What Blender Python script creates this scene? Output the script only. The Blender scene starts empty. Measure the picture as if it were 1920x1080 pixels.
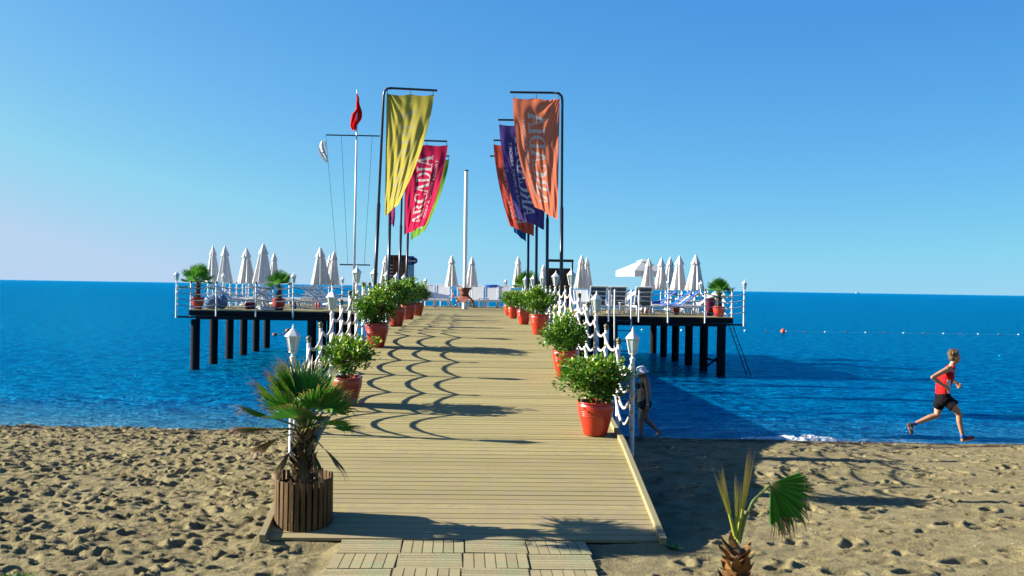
import bpy, bmesh, math, random
import numpy as np
from mathutils import Vector, Matrix
R = math.radians
sc = bpy.context.scene
COL = sc.collection

# ------------------------------------------------------------------ camera
FPX = 2250.0                      # focal length in pixels of a 1920 wide frame
CZ = 2.85                         # eye height above the sea
KL = FPX/570.0                    # metres per depth unit
yaw = math.atan(90.03/FPX); pit = 1.0/FPX
Fv = Vector((math.sin(yaw)*math.cos(pit), math.cos(yaw)*math.cos(pit), -math.sin(pit)))
R0 = Vector((math.cos(yaw), -math.sin(yaw), 0)); U0 = R0.cross(Fv)
cr, sr = math.cos(R(0.895)), math.sin(R(0.895))
Rv = R0*cr + U0*sr; Uv = U0*cr - R0*sr
cam_d = bpy.data.cameras.new('camera'); cam = bpy.data.objects.new('camera', cam_d); COL.objects.link(cam)
M4 = Matrix((( Rv.x, Uv.x, -Fv.x, 0), (Rv.y, Uv.y, -Fv.y, 0), (Rv.z, Uv.z, -Fv.z, CZ), (0,0,0,1)))
cam.matrix_world = M4
cam_d.sensor_width = 36; cam_d.lens = 36*FPX/1920; cam_d.clip_start = .1; cam_d.clip_end = 30000
cam_d.dof.use_dof = True; cam_d.dof.focus_distance = 34; cam_d.dof.aperture_fstop = 5.0
sc.camera = cam

# ------------------------------------------------------------------ light
SUN_EL, SUN_AZ = 23.5, -83.0      # azimuth from +Y towards +X: the sun stands left of the pier
w = bpy.data.worlds.new('World'); sc.world = w; w.use_nodes = True
nt = w.node_tree; bg = nt.nodes['Background']
sk = nt.nodes.new('ShaderNodeTexSky'); sk.sky_type = 'NISHITA'; sk.sun_disc = False
sk.sun_elevation = R(SUN_EL); sk.sun_rotation = R(SUN_AZ)
sk.air_density = 0.5; sk.dust_density = 1.2; sk.ozone_density = 5.0; sk.altitude = 0
stc = nt.nodes.new('ShaderNodeTexCoord'); sad = nt.nodes.new('ShaderNodeVectorMath'); sad.operation = 'ADD'; sad.inputs[1].default_value = (0, 0, .055)   # keep clear of the model's dark band right at the horizon
nt.links.new(stc.outputs['Generated'], sad.inputs[0]); nt.links.new(sad.outputs[0], sk.inputs[0])
sep = nt.nodes.new('ShaderNodeSeparateColor'); cmb = nt.nodes.new('ShaderNodeCombineColor')
nt.links.new(sk.outputs[0], sep.inputs[0])
for i, (g, a, cl) in enumerate(((1.6, .88, 1.95), (1.05, 1.37, 2.42), (.42, 2.61, 3.80))):     # grading of the sky colour
    p = nt.nodes.new('ShaderNodeMath'); p.operation = 'POWER'; p.inputs[1].default_value = g
    m_ = nt.nodes.new('ShaderNodeMath'); m_.operation = 'MULTIPLY'; m_.inputs[1].default_value = a
    mn = nt.nodes.new('ShaderNodeMath'); mn.operation = 'MINIMUM'; mn.inputs[1].default_value = cl
    nt.links.new(sep.outputs[i], mn.inputs[0]); nt.links.new(mn.outputs[0], p.inputs[0]); nt.links.new(p.outputs[0], m_.inputs[0]); nt.links.new(m_.outputs[0], cmb.inputs[i])
nt.links.new(cmb.outputs[0], bg.inputs[0])
bg.inputs[1].default_value = 0.055
sd = Vector((math.sin(R(SUN_AZ))*math.cos(R(SUN_EL)), math.cos(R(SUN_AZ))*math.cos(R(SUN_EL)), math.sin(R(SUN_EL))))
sl = bpy.data.lights.new('sun', 'SUN'); sl.energy = 5.0; sl.angle = R(.53); sl.color = (1, .93, .80)
so = bpy.data.objects.new('sun', sl); COL.objects.link(so); so.rotation_euler = sd.to_track_quat('Z', 'Y').to_euler()
sc.view_settings.view_transform = 'Standard'; sc.view_settings.look = 'None'; sc.view_settings.gamma = 1
sc.view_settings.exposure = 1.8

# ------------------------------------------------------------------ layout helpers
def ray(px, py):
    return Fv + Rv*((px-960)/FPX) - Uv*((py-540)/FPX)
def at_y(px, py, Y):              # the point at distance Y seen at a pixel of the photograph
    d = ray(px, py); t = Y/d.y
    return Vector((d.x*t, Y, CZ + d.z*t))
def at_z(px, py, z):
    d = ray(px, py); t = (z-CZ)/d.z
    return Vector((d.x*t, d.y*t, z))
def lerp(a, b, t): return a + (b-a)*t
def prof(nodes, x):
    if x <= nodes[0][0]: return nodes[0][1]
    for (a, za), (b, zb) in zip(nodes, nodes[1:]):
        if x <= b: return za + (zb-za)*(x-a)/(b-a)
    return nodes[-1][1]
DECK = [(2.76*KL, .56), (3.45*KL, 1.07), (5.6*KL, 1.97)]
def deck_z(Y): return prof(DECK, Y)
ZP = 1.97
HW = 1.79                         # half width of the walkway boards
PY0, PY1, PX = 10.0*KL, 13.6*KL, 9.0   # platform front, back, half width

# ------------------------------------------------------------------ mesh helpers
class MB:
    def __init__(s): s.v = []; s.f = []; s.mi = []; s.col = []
    def add(s, vs, fs, m=0, col=None):
        n = len(s.v); s.v += [tuple(v) for v in vs]
        s.f += [tuple(i+n for i in f) for f in fs]; s.mi += [m]*len(fs)
        s.col += (col if isinstance(col, list) else [col or (1, 1, 1)]*len(vs))
    def box(s, x0, x1, y0, y1, z0, z1, m=0, col=None):
        s.add([(x, y, z) for z in (z0, z1) for y in (y0, y1) for x in (x0, x1)],
              [(0, 2, 3, 1), (4, 5, 7, 6), (0, 1, 5, 4), (2, 6, 7, 3), (0, 4, 6, 2), (1, 3, 7, 5)], m, col)
    def obox(s, p0, p1, w, h, up=(0, 0, 1), m=0, col=None):       # beam from p0 to p1
        p0 = Vector(p0); p1 = Vector(p1); d = (p1-p0).normalized(); up = Vector(up)
        if abs(d.dot(up)) > .98: up = Vector((0, 1, 0))
        x = d.cross(up).normalized()*(w/2); u = x.cross(d).normalized()*(h/2)
        s.add([p+a*x+b*u for p in (p0, p1) for b in (-1, 1) for a in (-1, 1)],
              [(0, 2, 3, 1), (4, 5, 7, 6), (0, 1, 5, 4), (2, 6, 7, 3), (0, 4, 6, 2), (1, 3, 7, 5)], m, col)
    def tube(s, pts, rad, n=8, m=0, cap=True, col=None):
        pts = [Vector(p) for p in pts]; K = len(pts)
        if not hasattr(rad, '__len__'): rad = [rad]*K
        vs = []; fs = []; prev = None
        for i, p in enumerate(pts):
            d = (pts[min(i+1, K-1)] - pts[max(i-1, 0)])
            d = d.normalized() if d.length > 1e-9 else Vector((0, 0, 1))
            if prev is None:
                a = Vector((0, 0, 1)) if abs(d.z) < .9 else Vector((0, 1, 0))
                x = d.cross(a).normalized()
            else:
                x = (prev - d*prev.dot(d)); x = x.normalized() if x.length > 1e-6 else d.orthogonal().normalized()
            prev = x; y = d.cross(x)
            for j in range(n):
                t = 2*math.pi*j/n; vs.append(p + (x*math.cos(t) + y*math.sin(t))*rad[i])
        for i in range(K-1):
            for j in range(n):
                a = i*n+j; b = i*n+(j+1) % n; fs.append((a, b, b+n, a+n))
        if cap: fs.append(tuple(range(n-1, -1, -1))); fs.append(tuple((K-1)*n+j for j in range(n)))
        s.add(vs, fs, m, col)
    def lathe(s, prf, n=24, c=(0, 0, 0), m=0, rot=0, col=None):    # prf: (radius, z) going up
        vs = []; fs = []; K = len(prf)
        for r, z in prf:
            for j in range(n):
                t = 2*math.pi*j/n + rot; vs.append((c[0]+r*math.cos(t), c[1]+r*math.sin(t), c[2]+z))
        for i in range(K-1):
            for j in range(n):
                a = i*n+j; b = i*n+(j+1) % n; fs.append((a, b, b+n, a+n))
        if prf[0][0] > 1e-6: fs.append(tuple(range(n-1, -1, -1)))
        if prf[-1][0] > 1e-6: fs.append(tuple((K-1)*n+j for j in range(n)))
        s.add(vs, fs, m, col)
    def ball(s, c, r, n=12, m=0, sc_=(1, 1, 1), col=None):
        prf = [(r*math.sin(math.pi*i/(n//2)), -r*math.cos(math.pi*i/(n//2))) for i in range(n//2+1)]
        prf[0] = (r*.01, -r); prf[-1] = (r*.01, r)
        k = len(s.v); s.lathe(prf, n, (0, 0, 0), m, col=col)
        for i in range(k, len(s.v)):
            v = s.v[i]; s.v[i] = (c[0]+v[0]*sc_[0], c[1]+v[1]*sc_[1], c[2]+v[2]*sc_[2])
    def mesh(s, name, mats, smooth=False, color=False):
        me = bpy.data.meshes.new(name); me.from_pydata(s.v, [], s.f)
        for m_ in (mats if isinstance(mats, (list, tuple)) else [mats]): me.materials.append(m_)
        me.polygons.foreach_set('material_index', s.mi)
        if smooth: me.polygons.foreach_set('use_smooth', [True]*len(s.f))
        if color:
            at = me.color_attributes.new('tint', 'FLOAT_COLOR', 'POINT')
            at.data.foreach_set('color', [c for t in s.col for c in (t[0], t[1], t[2], 1)])
        me.update(); return me
    def build(s, name, mats, parent=None, smooth=False, color=False, bevel=0, auto=None):
        o = bpy.data.objects.new(name, s.mesh(name, mats, smooth, color)); COL.objects.link(o)
        if parent: o.parent = parent
        if bevel:
            b = o.modifiers.new('bevel', 'BEVEL'); b.width = bevel; b.segments = 2; b.limit_method = 'ANGLE'
        if auto is not None: o.data.set_sharp_from_angle(angle=R(auto))
        return o
def tag(o, label=None, cat=None, group=None, kind=None):
    if label: o['label'] = label
    if cat: o['category'] = cat
    if group: o['group'] = group
    if kind: o['kind'] = kind
    return o
def thing(name, label, cat, loc=(0, 0, 0), rz=0, group=None):
    o = bpy.data.objects.new(name, None); COL.objects.link(o); o.location = loc; o.rotation_euler = (0, 0, rz)
    o.empty_display_size = .1
    return tag(o, label, cat, group)
def put(name, me, parent):
    o = bpy.data.objects.new(name, me); COL.objects.link(o); o.parent = parent; return o
def kids(o): return list(o.children)
def copy_tree(o, loc=None, rz=None, label=None, group=None, scale=None):
    mp = {}
    def cp(a, par):
        c = a.copy(); COL.objects.link(c); c.parent = par
        for ch in CH.get(a.name) or kids(a): cp(ch, c)
        return c
    c = cp(o, None)
    if loc is not None: c.location = loc
    if rz is not None: c.rotation_euler = (0, 0, rz)
    if scale: c.scale = (scale,)*3 if not hasattr(scale, '__len__') else scale
    if label: c['label'] = label
    if group: c['group'] = group
    return c
CH = {}
ORD = ['zeroth', 'first', 'second', 'third', 'fourth', 'fifth', 'sixth', 'seventh', 'eighth', 'ninth', 'tenth', 'eleventh', 'twelfth',
       'thirteenth', 'fourteenth', 'fifteenth', 'sixteenth', 'seventeenth', 'eighteenth', 'nineteenth', 'twentieth']

# ------------------------------------------------------------------ materials
def mat(name, col, rough=.6, spec=.5, noise=0, nscale=8, bump=0, bscale=40, metal=0, transl=0, island=0, tint=False,
        wood=None, coat=0, objrand=0, stretch=(1, 1, 1)):
    m = bpy.data.materials.new(name); m.use_nodes = True; t = m.node_tree; b = t.nodes['Principled BSDF']
    N = t.nodes.new; L = t.links.new
    b.inputs['Roughness'].default_value = rough; b.inputs['Specular IOR Level'].default_value = spec
    b.inputs['Metallic'].default_value = metal; b.inputs['Coat Weight'].default_value = coat
    rgb = N('ShaderNodeRGB'); rgb.outputs[0].default_value = (col[0]*.78, col[1]*.78, col[2]*.78, 1); cur = rgb.outputs[0]
    tc = N('ShaderNodeTexCoord'); mp = N('ShaderNodeMapping'); L(tc.outputs['Object'], mp.inputs[0]); mp.inputs['Scale'].default_value = stretch
    if tint:
        a = N('ShaderNodeAttribute'); a.attribute_name = 'tint'; cur = a.outputs['Color']
    def vmul(cur, fac, amt):       # value modulation around 1
        mr = N('ShaderNodeMapRange'); L(fac, mr.inputs[0]); mr.inputs[3].default_value = 1-amt; mr.inputs[4].default_value = 1+amt
        hs = N('ShaderNodeHueSaturation'); L(cur, hs.inputs['Color']); L(mr.outputs[0], hs.inputs['Value']); return hs.outputs[0]
    if noise:
        n = N('ShaderNodeTexNoise'); n.inputs['Scale'].default_value = nscale; n.inputs['Detail'].default_value = 6; L(mp.outputs[0], n.inputs[0])
        mr = N('ShaderNodeMapRange'); L(n.outputs[0], mr.inputs[0]); mr.inputs[1].default_value = .3; mr.inputs[2].default_value = .7
        cur = vmul(cur, mr.outputs[0], noise)
    if island:
        g = N('ShaderNodeNewGeometry'); cur = vmul(cur, g.outputs['Random Per Island'], island)
    if objrand:
        g = N('ShaderNodeObjectInfo'); cur = vmul(cur, g.outputs['Random'], objrand)
    L(cur, b.inputs['Base Color'])
    if bump:
        n = N('ShaderNodeTexNoise'); n.inputs['Scale'].default_value = bscale; n.inputs['Detail'].default_value = 5; L(mp.outputs[0], n.inputs[0])
        bp = N('ShaderNodeBump'); bp.inputs['Strength'].default_value = min(1, bump); bp.inputs['Distance'].default_value = .01
        L(n.outputs[0], bp.inputs['Height']); L(bp.outputs[0], b.inputs['Normal'])
    if transl:
        tr = N('ShaderNodeBsdfTranslucent'); L(cur, tr.inputs[0]); mx = N('ShaderNodeMixShader'); mx.inputs[0].default_value = transl
        L(b.outputs[0], mx.inputs[1]); L(tr.outputs[0], mx.inputs[2]); L(mx.outputs[0], t.nodes['Material Output'].inputs[0])
    return m
white = mat('white_paint', (.78, .78, .76), .35, .5, noise=.06, nscale=14, bump=.1)
postw = mat('post_paint', (.72, .71, .70), .45, .4, noise=.12, nscale=20, bump=.25, bscale=60, stretch=(1, 1, .3))
capm = mat('cap_brass', (.10, .09, .035), .55, .5, noise=.3, nscale=40)
glass = mat('lantern_glass', (.55, .68, .66), .12, .6, transl=.45)
ropem = mat('rope_fibre', (.56, .52, .47), .9, .1, noise=.25, nscale=60, bump=.6, bscale=160)
ropeg = mat('rope_grey', (.30, .31, .33), .9, .1, noise=.2, nscale=60)
potR = mat('pot_glaze_orange', (.52, .033, .010), .32, .5, noise=.14, nscale=9, bump=.15, bscale=30, coat=.15)
potL = mat('pot_glaze_red', (.33, .026, .014), .36, .5, noise=.2, nscale=9, bump=.2, bscale=30, coat=.1)
soilm = mat('soil', (.05, .03, .018), .95, .1, noise=.5, nscale=30, bump=1)
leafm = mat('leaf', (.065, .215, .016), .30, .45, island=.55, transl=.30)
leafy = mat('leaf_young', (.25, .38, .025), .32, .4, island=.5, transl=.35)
stemm = mat('stem', (.12, .085, .05), .8, .2, noise=.3)
palmm = mat('palm_leaf', (1, 1, 1), .42, .35, tint=True, island=.35, transl=.3)
palmt = mat('palm_trunk', (.12, .080, .045), .9, .1, noise=.4, nscale=20, bump=1, bscale=30)
fibrem = mat('palm_fibre', (.16, .115, .07), .85, .1, island=.5)
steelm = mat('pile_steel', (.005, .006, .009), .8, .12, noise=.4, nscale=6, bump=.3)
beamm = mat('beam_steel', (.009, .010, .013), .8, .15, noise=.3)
greym = mat('pole_steel', (.030, .035, .050), .35, .5, metal=.4, noise=.15)
canvas = mat('umbrella_canvas', (.74, .72, .68), .85, .15, noise=.06, nscale=4, transl=.18, bump=.2, bscale=12)
plasw = mat('lounger_plastic', (.74, .75, .75), .4, .4, noise=.04)
slingw = mat('sling_white', (.72, .73, .73), .8, .1, noise=.05, transl=.1)
sling_sh = mat('sling_shaded', (.085, .11, .14), .8, .1, noise=.2)  # shade on the turned backs is painted into this darker sling
bluet = mat('towel_blue', (.02, .10, .55), .9, .05, noise=.3, nscale=20, bump=.5)
blueg = mat('tarp_blue', (.10, .18, .32), .7, .2, noise=.3, bump=.4)
maroon = mat('maroon_cloth', (.10, .012, .03), .8, .1, noise=.3)
brownc = mat('brown_leather', (.16, .055, .03), .6, .3, noise=.35, nscale=6)
kioskw = mat('kiosk_wood', (.14, .052, .022), .6, .3, noise=.3, nscale=10, stretch=(.3, 1, 4))
darkw = mat('dark_wood', (.030, .014, .010), .6, .3, noise=.3)
navy = mat('fridge_blue', (.01, .03, .25), .3, .5)
fglass = mat('fridge_glass', (.12, .32, .50), .15, .6)
slatm = mat('planter_wood', (.118, .064, .015), .65, .3, island=.45, noise=.35, nscale=6, stretch=(3, 3, .5), bump=.5, bscale=20)
slatd = mat('planter_inside', (.02, .014, .010), .9, .1)
orange_b = mat('buoy_orange', (.65, .10, .03), .5, .4)
buoyw = mat('buoy_white', (.7, .7, .65), .5, .4)
woodbits = mat('rust', (.12, .06, .03), .8, .2, noise=.4)

def wood_mat(name, c1, c2, green, gs):   # weathered decking: grain along x, each board a little different, knots and stains
    m = bpy.data.materials.new(name); m.use_nodes = True; t = m.node_tree; b = t.nodes['Principled BSDF']; N = t.nodes.new; L = t.links.new
    b.inputs['Roughness'].default_value = .8; b.inputs['Specular IOR Level'].default_value = .2
    tc = N('ShaderNodeTexCoord'); g = N('ShaderNodeNewGeometry')
    mp = N('ShaderNodeMapping'); mp.inputs['Scale'].default_value = (.5, 30, 30); L(tc.outputs['Object'], mp.inputs[0])
    off = N('ShaderNodeVectorMath'); off.operation = 'MULTIPLY_ADD'; off.inputs[1].default_value = (37, 37, 37)
    cx = N('ShaderNodeCombineXYZ')
    for i in range(3): L(g.outputs['Random Per Island'], cx.inputs[i])
    L(cx.outputs[0], off.inputs[0]); L(mp.outputs[0], off.inputs[2])
    n1 = N('ShaderNodeTexNoise'); n1.inputs['Scale'].default_value = 4; n1.inputs['Detail'].default_value = 8; n1.inputs['Roughness'].default_value = .65; L(off.outputs[0], n1.inputs[0])
    r1 = N('ShaderNodeValToRGB'); r1.color_ramp.elements[0].position = .3; r1.color_ramp.elements[1].position = .72
    r1.color_ramp.elements[0].color = (*c1, 1); r1.color_ramp.elements[1].color = (*c2, 1); L(n1.outputs[0], r1.inputs[0])
    # board to board
    mr = N('ShaderNodeMapRange'); mr.inputs[3].default_value = .86; mr.inputs[4].default_value = 1.10; L(g.outputs['Random Per Island'], mr.inputs[0])
    hs = N('ShaderNodeHueSaturation'); L(r1.outputs[0], hs.inputs['Color']); L(mr.outputs[0], hs.inputs['Value'])
    # large stains, warm / greenish
    n2 = N('ShaderNodeTexNoise'); n2.inputs['Scale'].default_value = gs; n2.inputs['Detail'].default_value = 3
    mp2 = N('ShaderNodeMapping'); mp2.inputs['Scale'].default_value = (.6, 2.5, 2.5); L(tc.outputs['Object'], mp2.inputs[0]); L(mp2.outputs[0], n2.inputs[0])
    mr2 = N('ShaderNodeMapRange'); mr2.inputs[1].default_value = .5; mr2.inputs[2].default_value = .72; mr2.inputs[4].default_value = .55; L(n2.outputs[0], mr2.inputs[0])
    mx = N('ShaderNodeMix'); mx.data_type = 'RGBA'; L(mr2.outputs[0], mx.inputs[0]); L(hs.outputs[0], mx.inputs[6]); mx.inputs[7].default_value = (*green, 1)
    # scattered dark specks and sand
    n3 = N('ShaderNodeTexNoise'); n3.inputs['Scale'].default_value = 22; n3.inputs['Detail'].default_value = 6; n3.inputs['Roughness'].default_value = .75; L(tc.outputs['Object'], n3.inputs[0])
    mr3 = N('ShaderNodeMapRange'); mr3.inputs[1].default_value = .60; mr3.inputs[2].default_value = .70; mr3.inputs[3].default_value = 1; mr3.inputs[4].default_value = .60; L(n3.outputs[0], mr3.inputs[0])
    hs2 = N('ShaderNodeHueSaturation'); L(mx.outputs[2], hs2.inputs['Color']); L(mr3.outputs[0], hs2.inputs['Value'])
    cur = hs2.outputs[0]
    if name == 'deck_board':       # trodden sand lying on the first metres of the ramp
        sx = N('ShaderNodeSeparateXYZ'); L(tc.outputs['Object'], sx.inputs[0]); my = N('ShaderNodeMapRange'); my.inputs[1].default_value = 5.5; my.inputs[2].default_value = 0; my.inputs[3].default_value = 0; my.inputs[4].default_value = .20; L(sx.outputs[1], my.inputs[0])
        n6 = N('ShaderNodeTexNoise'); n6.inputs['Scale'].default_value = 5; n6.inputs['Detail'].default_value = 9; n6.inputs['Roughness'].default_value = .8; L(tc.outputs['Object'], n6.inputs[0])
        ad_ = N('ShaderNodeMath'); ad_.operation = 'ADD'; L(n6.outputs[0], ad_.inputs[0]); L(my.outputs[0], ad_.inputs[1])
        m6 = N('ShaderNodeMapRange'); m6.inputs[1].default_value = .60; m6.inputs[2].default_value = .74; m6.inputs[4].default_value = .75; L(ad_.outputs[0], m6.inputs[0])
        x6 = N('ShaderNodeMix'); x6.data_type = 'RGBA'; L(m6.outputs[0], x6.inputs[0]); L(cur, x6.inputs[6]); x6.inputs[7].default_value = (.235, .19, .115, 1); cur = x6.outputs[2]
    L(cur, b.inputs['Base Color'])
    bp = N('ShaderNodeBump'); bp.inputs['Strength'].default_value = .35; bp.inputs['Distance'].default_value = .01; L(n1.outputs[0], bp.inputs['Height']); L(bp.outputs[0], b.inputs['Normal'])
    return m
deckm = wood_mat('deck_board', (0.196, 0.161, 0.065), (0.330, 0.286, 0.127), (0.282, 0.215, 0.103), .8)
tilem = wood_mat('tile_board', (.20, .168, .085), (.285, .245, .135), (.17, .215, .12), 1.4)
trimm = wood_mat('trim_board', (.19, .16, .085), (.27, .23, .125), (.19, .20, .11), 1.0)

# ------------------------------------------------------------------ value noise
rng = np.random.default_rng(7)
def vnoise(x, y, seed=0):
    T = np.random.default_rng(seed).random((256, 256))
    xi = np.floor(x).astype(int); yi = np.floor(y).astype(int); fx = x-xi; fy = y-yi
    fx = fx*fx*(3-2*fx); fy = fy*fy*(3-2*fy); a = xi & 255; b = yi & 255; a1 = (xi+1) & 255; b1 = (yi+1) & 255
    return (T[a, b]*(1-fx)*(1-fy) + T[a1, b]*fx*(1-fy) + T[a, b1]*(1-fx)*fy + T[a1, b1]*fx*fy)*2-1
def grid_mesh(name, xs, ys, Z, attrs, m):
    nx, ny = len(xs), len(ys); XX, YY = np.meshgrid(xs, ys)
    co = np.stack([XX, YY, Z], -1).reshape(-1, 3).astype(np.float32)
    me = bpy.data.meshes.new(name); me.vertices.add(nx*ny); me.vertices.foreach_set('co', co.ravel())
    i = np.arange((nx-1)*(ny-1)); r = i//(nx-1); c = i % (nx-1); a = r*nx+c
    q = np.stack([a, a+1, a+nx+1, a+nx], -1).astype(np.int32)
    me.loops.add(q.size); me.loops.foreach_set('vertex_index', q.ravel()); me.polygons.add(len(q))
    me.polygons.foreach_set('loop_start', np.arange(len(q), dtype=np.int32)*4)
    me.polygons.foreach_set('use_smooth', np.ones(len(q), bool)); me.update(calc_edges=True)
    for k, v in attrs.items():
        at = me.attributes.new(k, 'FLOAT', 'POINT'); at.data.foreach_set('value', v.ravel().astype(np.float32))
    me.materials.append(m); o = bpy.data.objects.new(name, me); COL.objects.link(o); return o
def spread(a, b, step, lo, hi, g=1.12):      # even steps from a to b, growing outwards to lo / hi
    mid = list(np.arange(a, b+step/2, step)); out = []; s = step; x = a
    while x > lo: s *= g; x -= s; out.append(x)
    lo_ = out[::-1]; out = []; s = step; x = mid[-1]
    while x < hi: s *= g; x += s; out.append(x)
    return np.array(lo_ + mid + out)

def shore_y(X): return KL*(5.79 - .0150*X) + .12*np.sin(X*.55+1) + .05*np.sin(X*1.7)
# ------------------------------------------------------------------ sand beach
def build_sand():
    xs = spread(-10.5, 12.5, .028, -90, 90, 1.15); ys = spread(8.0, 24.2, .025, -60, 60, 1.15)
    X, Y = np.meshgrid(xs, ys); d = shore_y(X) - Y                     # distance inland
    base = np.interp(d, [-30, -4, 0, .9, 1.6, 3.2, 5.2, 9, 14, 60], [-3, -.30, 0, .155, .20, .29, .38, .44, .50, .60])
    dry = np.clip((d-.45)/.8, 0, 1); fade = np.clip((Y-2)/4, 0, 1)
    left = 1/(1+np.exp((X+1.0)*2.0))                                   # trampled side
    rough = np.clip(.36 + .60*left + .25*vnoise(X*.35, Y*.35, 3), .3, 1.2)
    path = np.clip((np.abs(X+.04)-1.0)/.25, 0, 1); path = np.where(Y > 2.76*KL, 1, path)
    wx = X + .10*vnoise(X*3.3, Y*3.3, 11); wy = Y + .10*vnoise(X*3.3+9, Y*3.3, 12)
    h = .040*vnoise(wx*.9, wy*1.1, 1) + rough*(.010*vnoise(wx*2.8, wy*3.4, 2) + .014*vnoise(wx*6, wy*7.5, 4) + .015*vnoise(wx*12, wy*14, 5))
    h += rough*(.0085*vnoise(wx*21, wy*24, 6) + .0045*vnoise(wx*38, wy*41, 7))
    h += rough*.020*(.5-np.abs(vnoise(wx*5.1, wy*5.8, 8))) + rough*.012*(.5-np.abs(vnoise(wx*10.1, wy*11.8, 18)))
    P = np.zeros_like(h)
    r2 = np.random.default_rng(21)
    def pits(n, x0, x1, y0, y1, smin, smax, dmin, dmax, asp):
        for _ in range(n):
            px = r2.uniform(x0, x1); py = y0+(y1-y0)*r2.random(); s = r2.uniform(smin, smax); a = r2.normal(0, .5) + (0 if r2.random() < .6 else 1.3)
            dep = r2.uniform(dmin, dmax)
            i0, i1 = np.searchsorted(xs, [px-3.0*s, px+3.0*s]); j0, j1 = np.searchsorted(ys, [py-3.0*s, py+3.0*s])
            if i1-i0 < 2 or j1-j0 < 2: continue
            dx = X[j0:j1, i0:i1]-px; dy = Y[j0:j1, i0:i1]-py; ca, sa = math.cos(a), math.sin(a)
            u = (dx*ca+dy*sa)/(s*asp); v = (-dx*sa+dy*ca)/s; q = u*u+v*v
            P[j0:j1, i0:i1] += -dep*np.exp(-q**1.6*1.3) + .42*dep*np.exp(-((np.sqrt(q)-1.55)/.38)**2)
    pits(2300, -10.5, -1.5, 8.2, 22.2, .030, .070, .030, .075, 1.4); pits(2600, -10.5, -1.2, 8.2, 21.8, .018, .04, .012, .03, 1.5)
    pits(620, 1.6, 12.5, 8.2, 21.0, .030, .070, .025, .060, 1.8); pits(900, 1.6, 12.5, 8.2, 21.5, .016, .035, .010, .022, 1.6)
    for x0, y0, ax, ay, n in ((2.5, 9.5, .62, .28, 16), (12, 11, -.70, .12, 15), (3.2, 13, .66, .06, 15), (12.4, 14.5, -.68, .10, 15), (3.4, 15.6, .7, .12, 13), (11.8, 18.2, -.7, .05, 12), (12, 12.5, -.6, .22, 14), (5.0, 8.6, .6, .2, 12)):
        for i in range(n):                                             # walked tracks, a print each step
            pits(1, x0+ax*i-.06, x0+ax*i+.06, y0+ay*i+(.12 if i % 2 else -.12)-.04, y0+ay*i+(.12 if i % 2 else -.12)+.04, .055, .080, .055, .08, 2.1)
    P = np.clip(P, -.11, .06)
    Z = base + dry*fade*path*(h+P)*.92 + (1-dry)*.010*vnoise(X*1.2, Y*2.2, 9)*np.clip(d*2, 0, 1)
    under = (np.abs(X) < 1.86) & (Y > 2.76*KL)
    Z = np.where(under, np.minimum(Z, .46), Z)
    g = np.clip((1.16-np.abs(X+.04))/.14, 0, 1)*np.clip((2.76*KL-Y)/.05, 0, 1)
    g = np.maximum(g, np.clip((2.05-np.abs(X))/.2, 0, 1)*np.clip((2.765*KL-Y)/.05, 0, 1)*np.clip((Y-2.72*KL)/.12, 0, 1))
    Z = Z*(1-g) + g*(.539+.008*vnoise(X*2.4, Y*2.4, 14)+.008*vnoise(X*9, Y*9, 13)+.004*vnoise(X*24, Y*24, 16))
    wet = np.clip(1-(d-.10)/.7 + .25*vnoise(X*1.5, Y*2, 15), 0, 1)
    deb = np.clip((vnoise(X*1.3, Y*5, 31)*.6+.5*vnoise(X*7, Y*14, 32)+.35)*np.exp(-((d-1.5)/.7)**2)*1.8, 0, 1)
    deb = np.maximum(deb, np.clip(vnoise(X*9, Y*16, 33)*vnoise(X*2, Y*3, 34)*2.4-.55, 0, 1)*dry*(.35+.65*left))
    m = bpy.data.materials.new('sand'); m.use_nodes = True; t = m.node_tree; b = t.nodes['Principled BSDF']; N = t.nodes.new; L = t.links.new
    tc = N('ShaderNodeTexCoord')
    n1 = N('ShaderNodeTexNoise'); n1.inputs['Scale'].default_value = 3; n1.inputs['Detail'].default_value = 9; n1.inputs['Roughness'].default_value = .7; L(tc.outputs['Object'], n1.inputs[0])
    r = N('ShaderNodeValToRGB'); r.color_ramp.elements[0].position = .36; r.color_ramp.elements[1].position = .64
    r.color_ramp.elements[0].color = (0.146, 0.118, 0.053, 1); r.color_ramp.elements[1].color = (0.224, 0.189, 0.092, 1); L(n1.outputs[0], r.inputs[0])
    n4 = N('ShaderNodeTexNoise'); n4.inputs['Scale'].default_value = 55; n4.inputs['Detail'].default_value = 8; n4.inputs['Roughness'].default_value = .8; L(tc.outputs['Object'], n4.inputs[0])
    mr = N('ShaderNodeMapRange'); mr.inputs[1].default_value = .3; mr.inputs[2].default_value = .7; mr.inputs[3].default_value = .66; mr.inputs[4].default_value = 1.34; L(n4.outputs[0], mr.inputs[0])
    hs = N('ShaderNodeHueSaturation'); L(r.outputs[0], hs.inputs['Color']); L(mr.outputs[0], hs.inputs['Value'])
    aw = N('ShaderNodeAttribute'); aw.attribute_name = 'wet'; ad = N('ShaderNodeAttribute'); ad.attribute_name = 'debris'
    mx = N('ShaderNodeMix'); mx.data_type = 'RGBA'; L(aw.outputs['Fac'], mx.inputs[0]); L(hs.outputs[0], mx.inputs[6]); mx.inputs[7].default_value = (0.067, 0.050, 0.031, 1)
    mx2 = N('ShaderNodeMix'); mx2.data_type = 'RGBA'; L(ad.outputs['Fac'], mx2.inputs[0]); L(mx.outputs[2], mx2.inputs[6]); mx2.inputs[7].default_value = (0.022, 0.015, 0.009, 1)
    L(mx2.outputs[2], b.inputs['Base Color'])
    mr2 = N('ShaderNodeMapRange'); mr2.inputs[3].default_value = .95; mr2.inputs[4].default_value = .45; L(aw.outputs['Fac'], mr2.inputs[0]); L(mr2.outputs[0], b.inputs['Roughness'])
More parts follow.
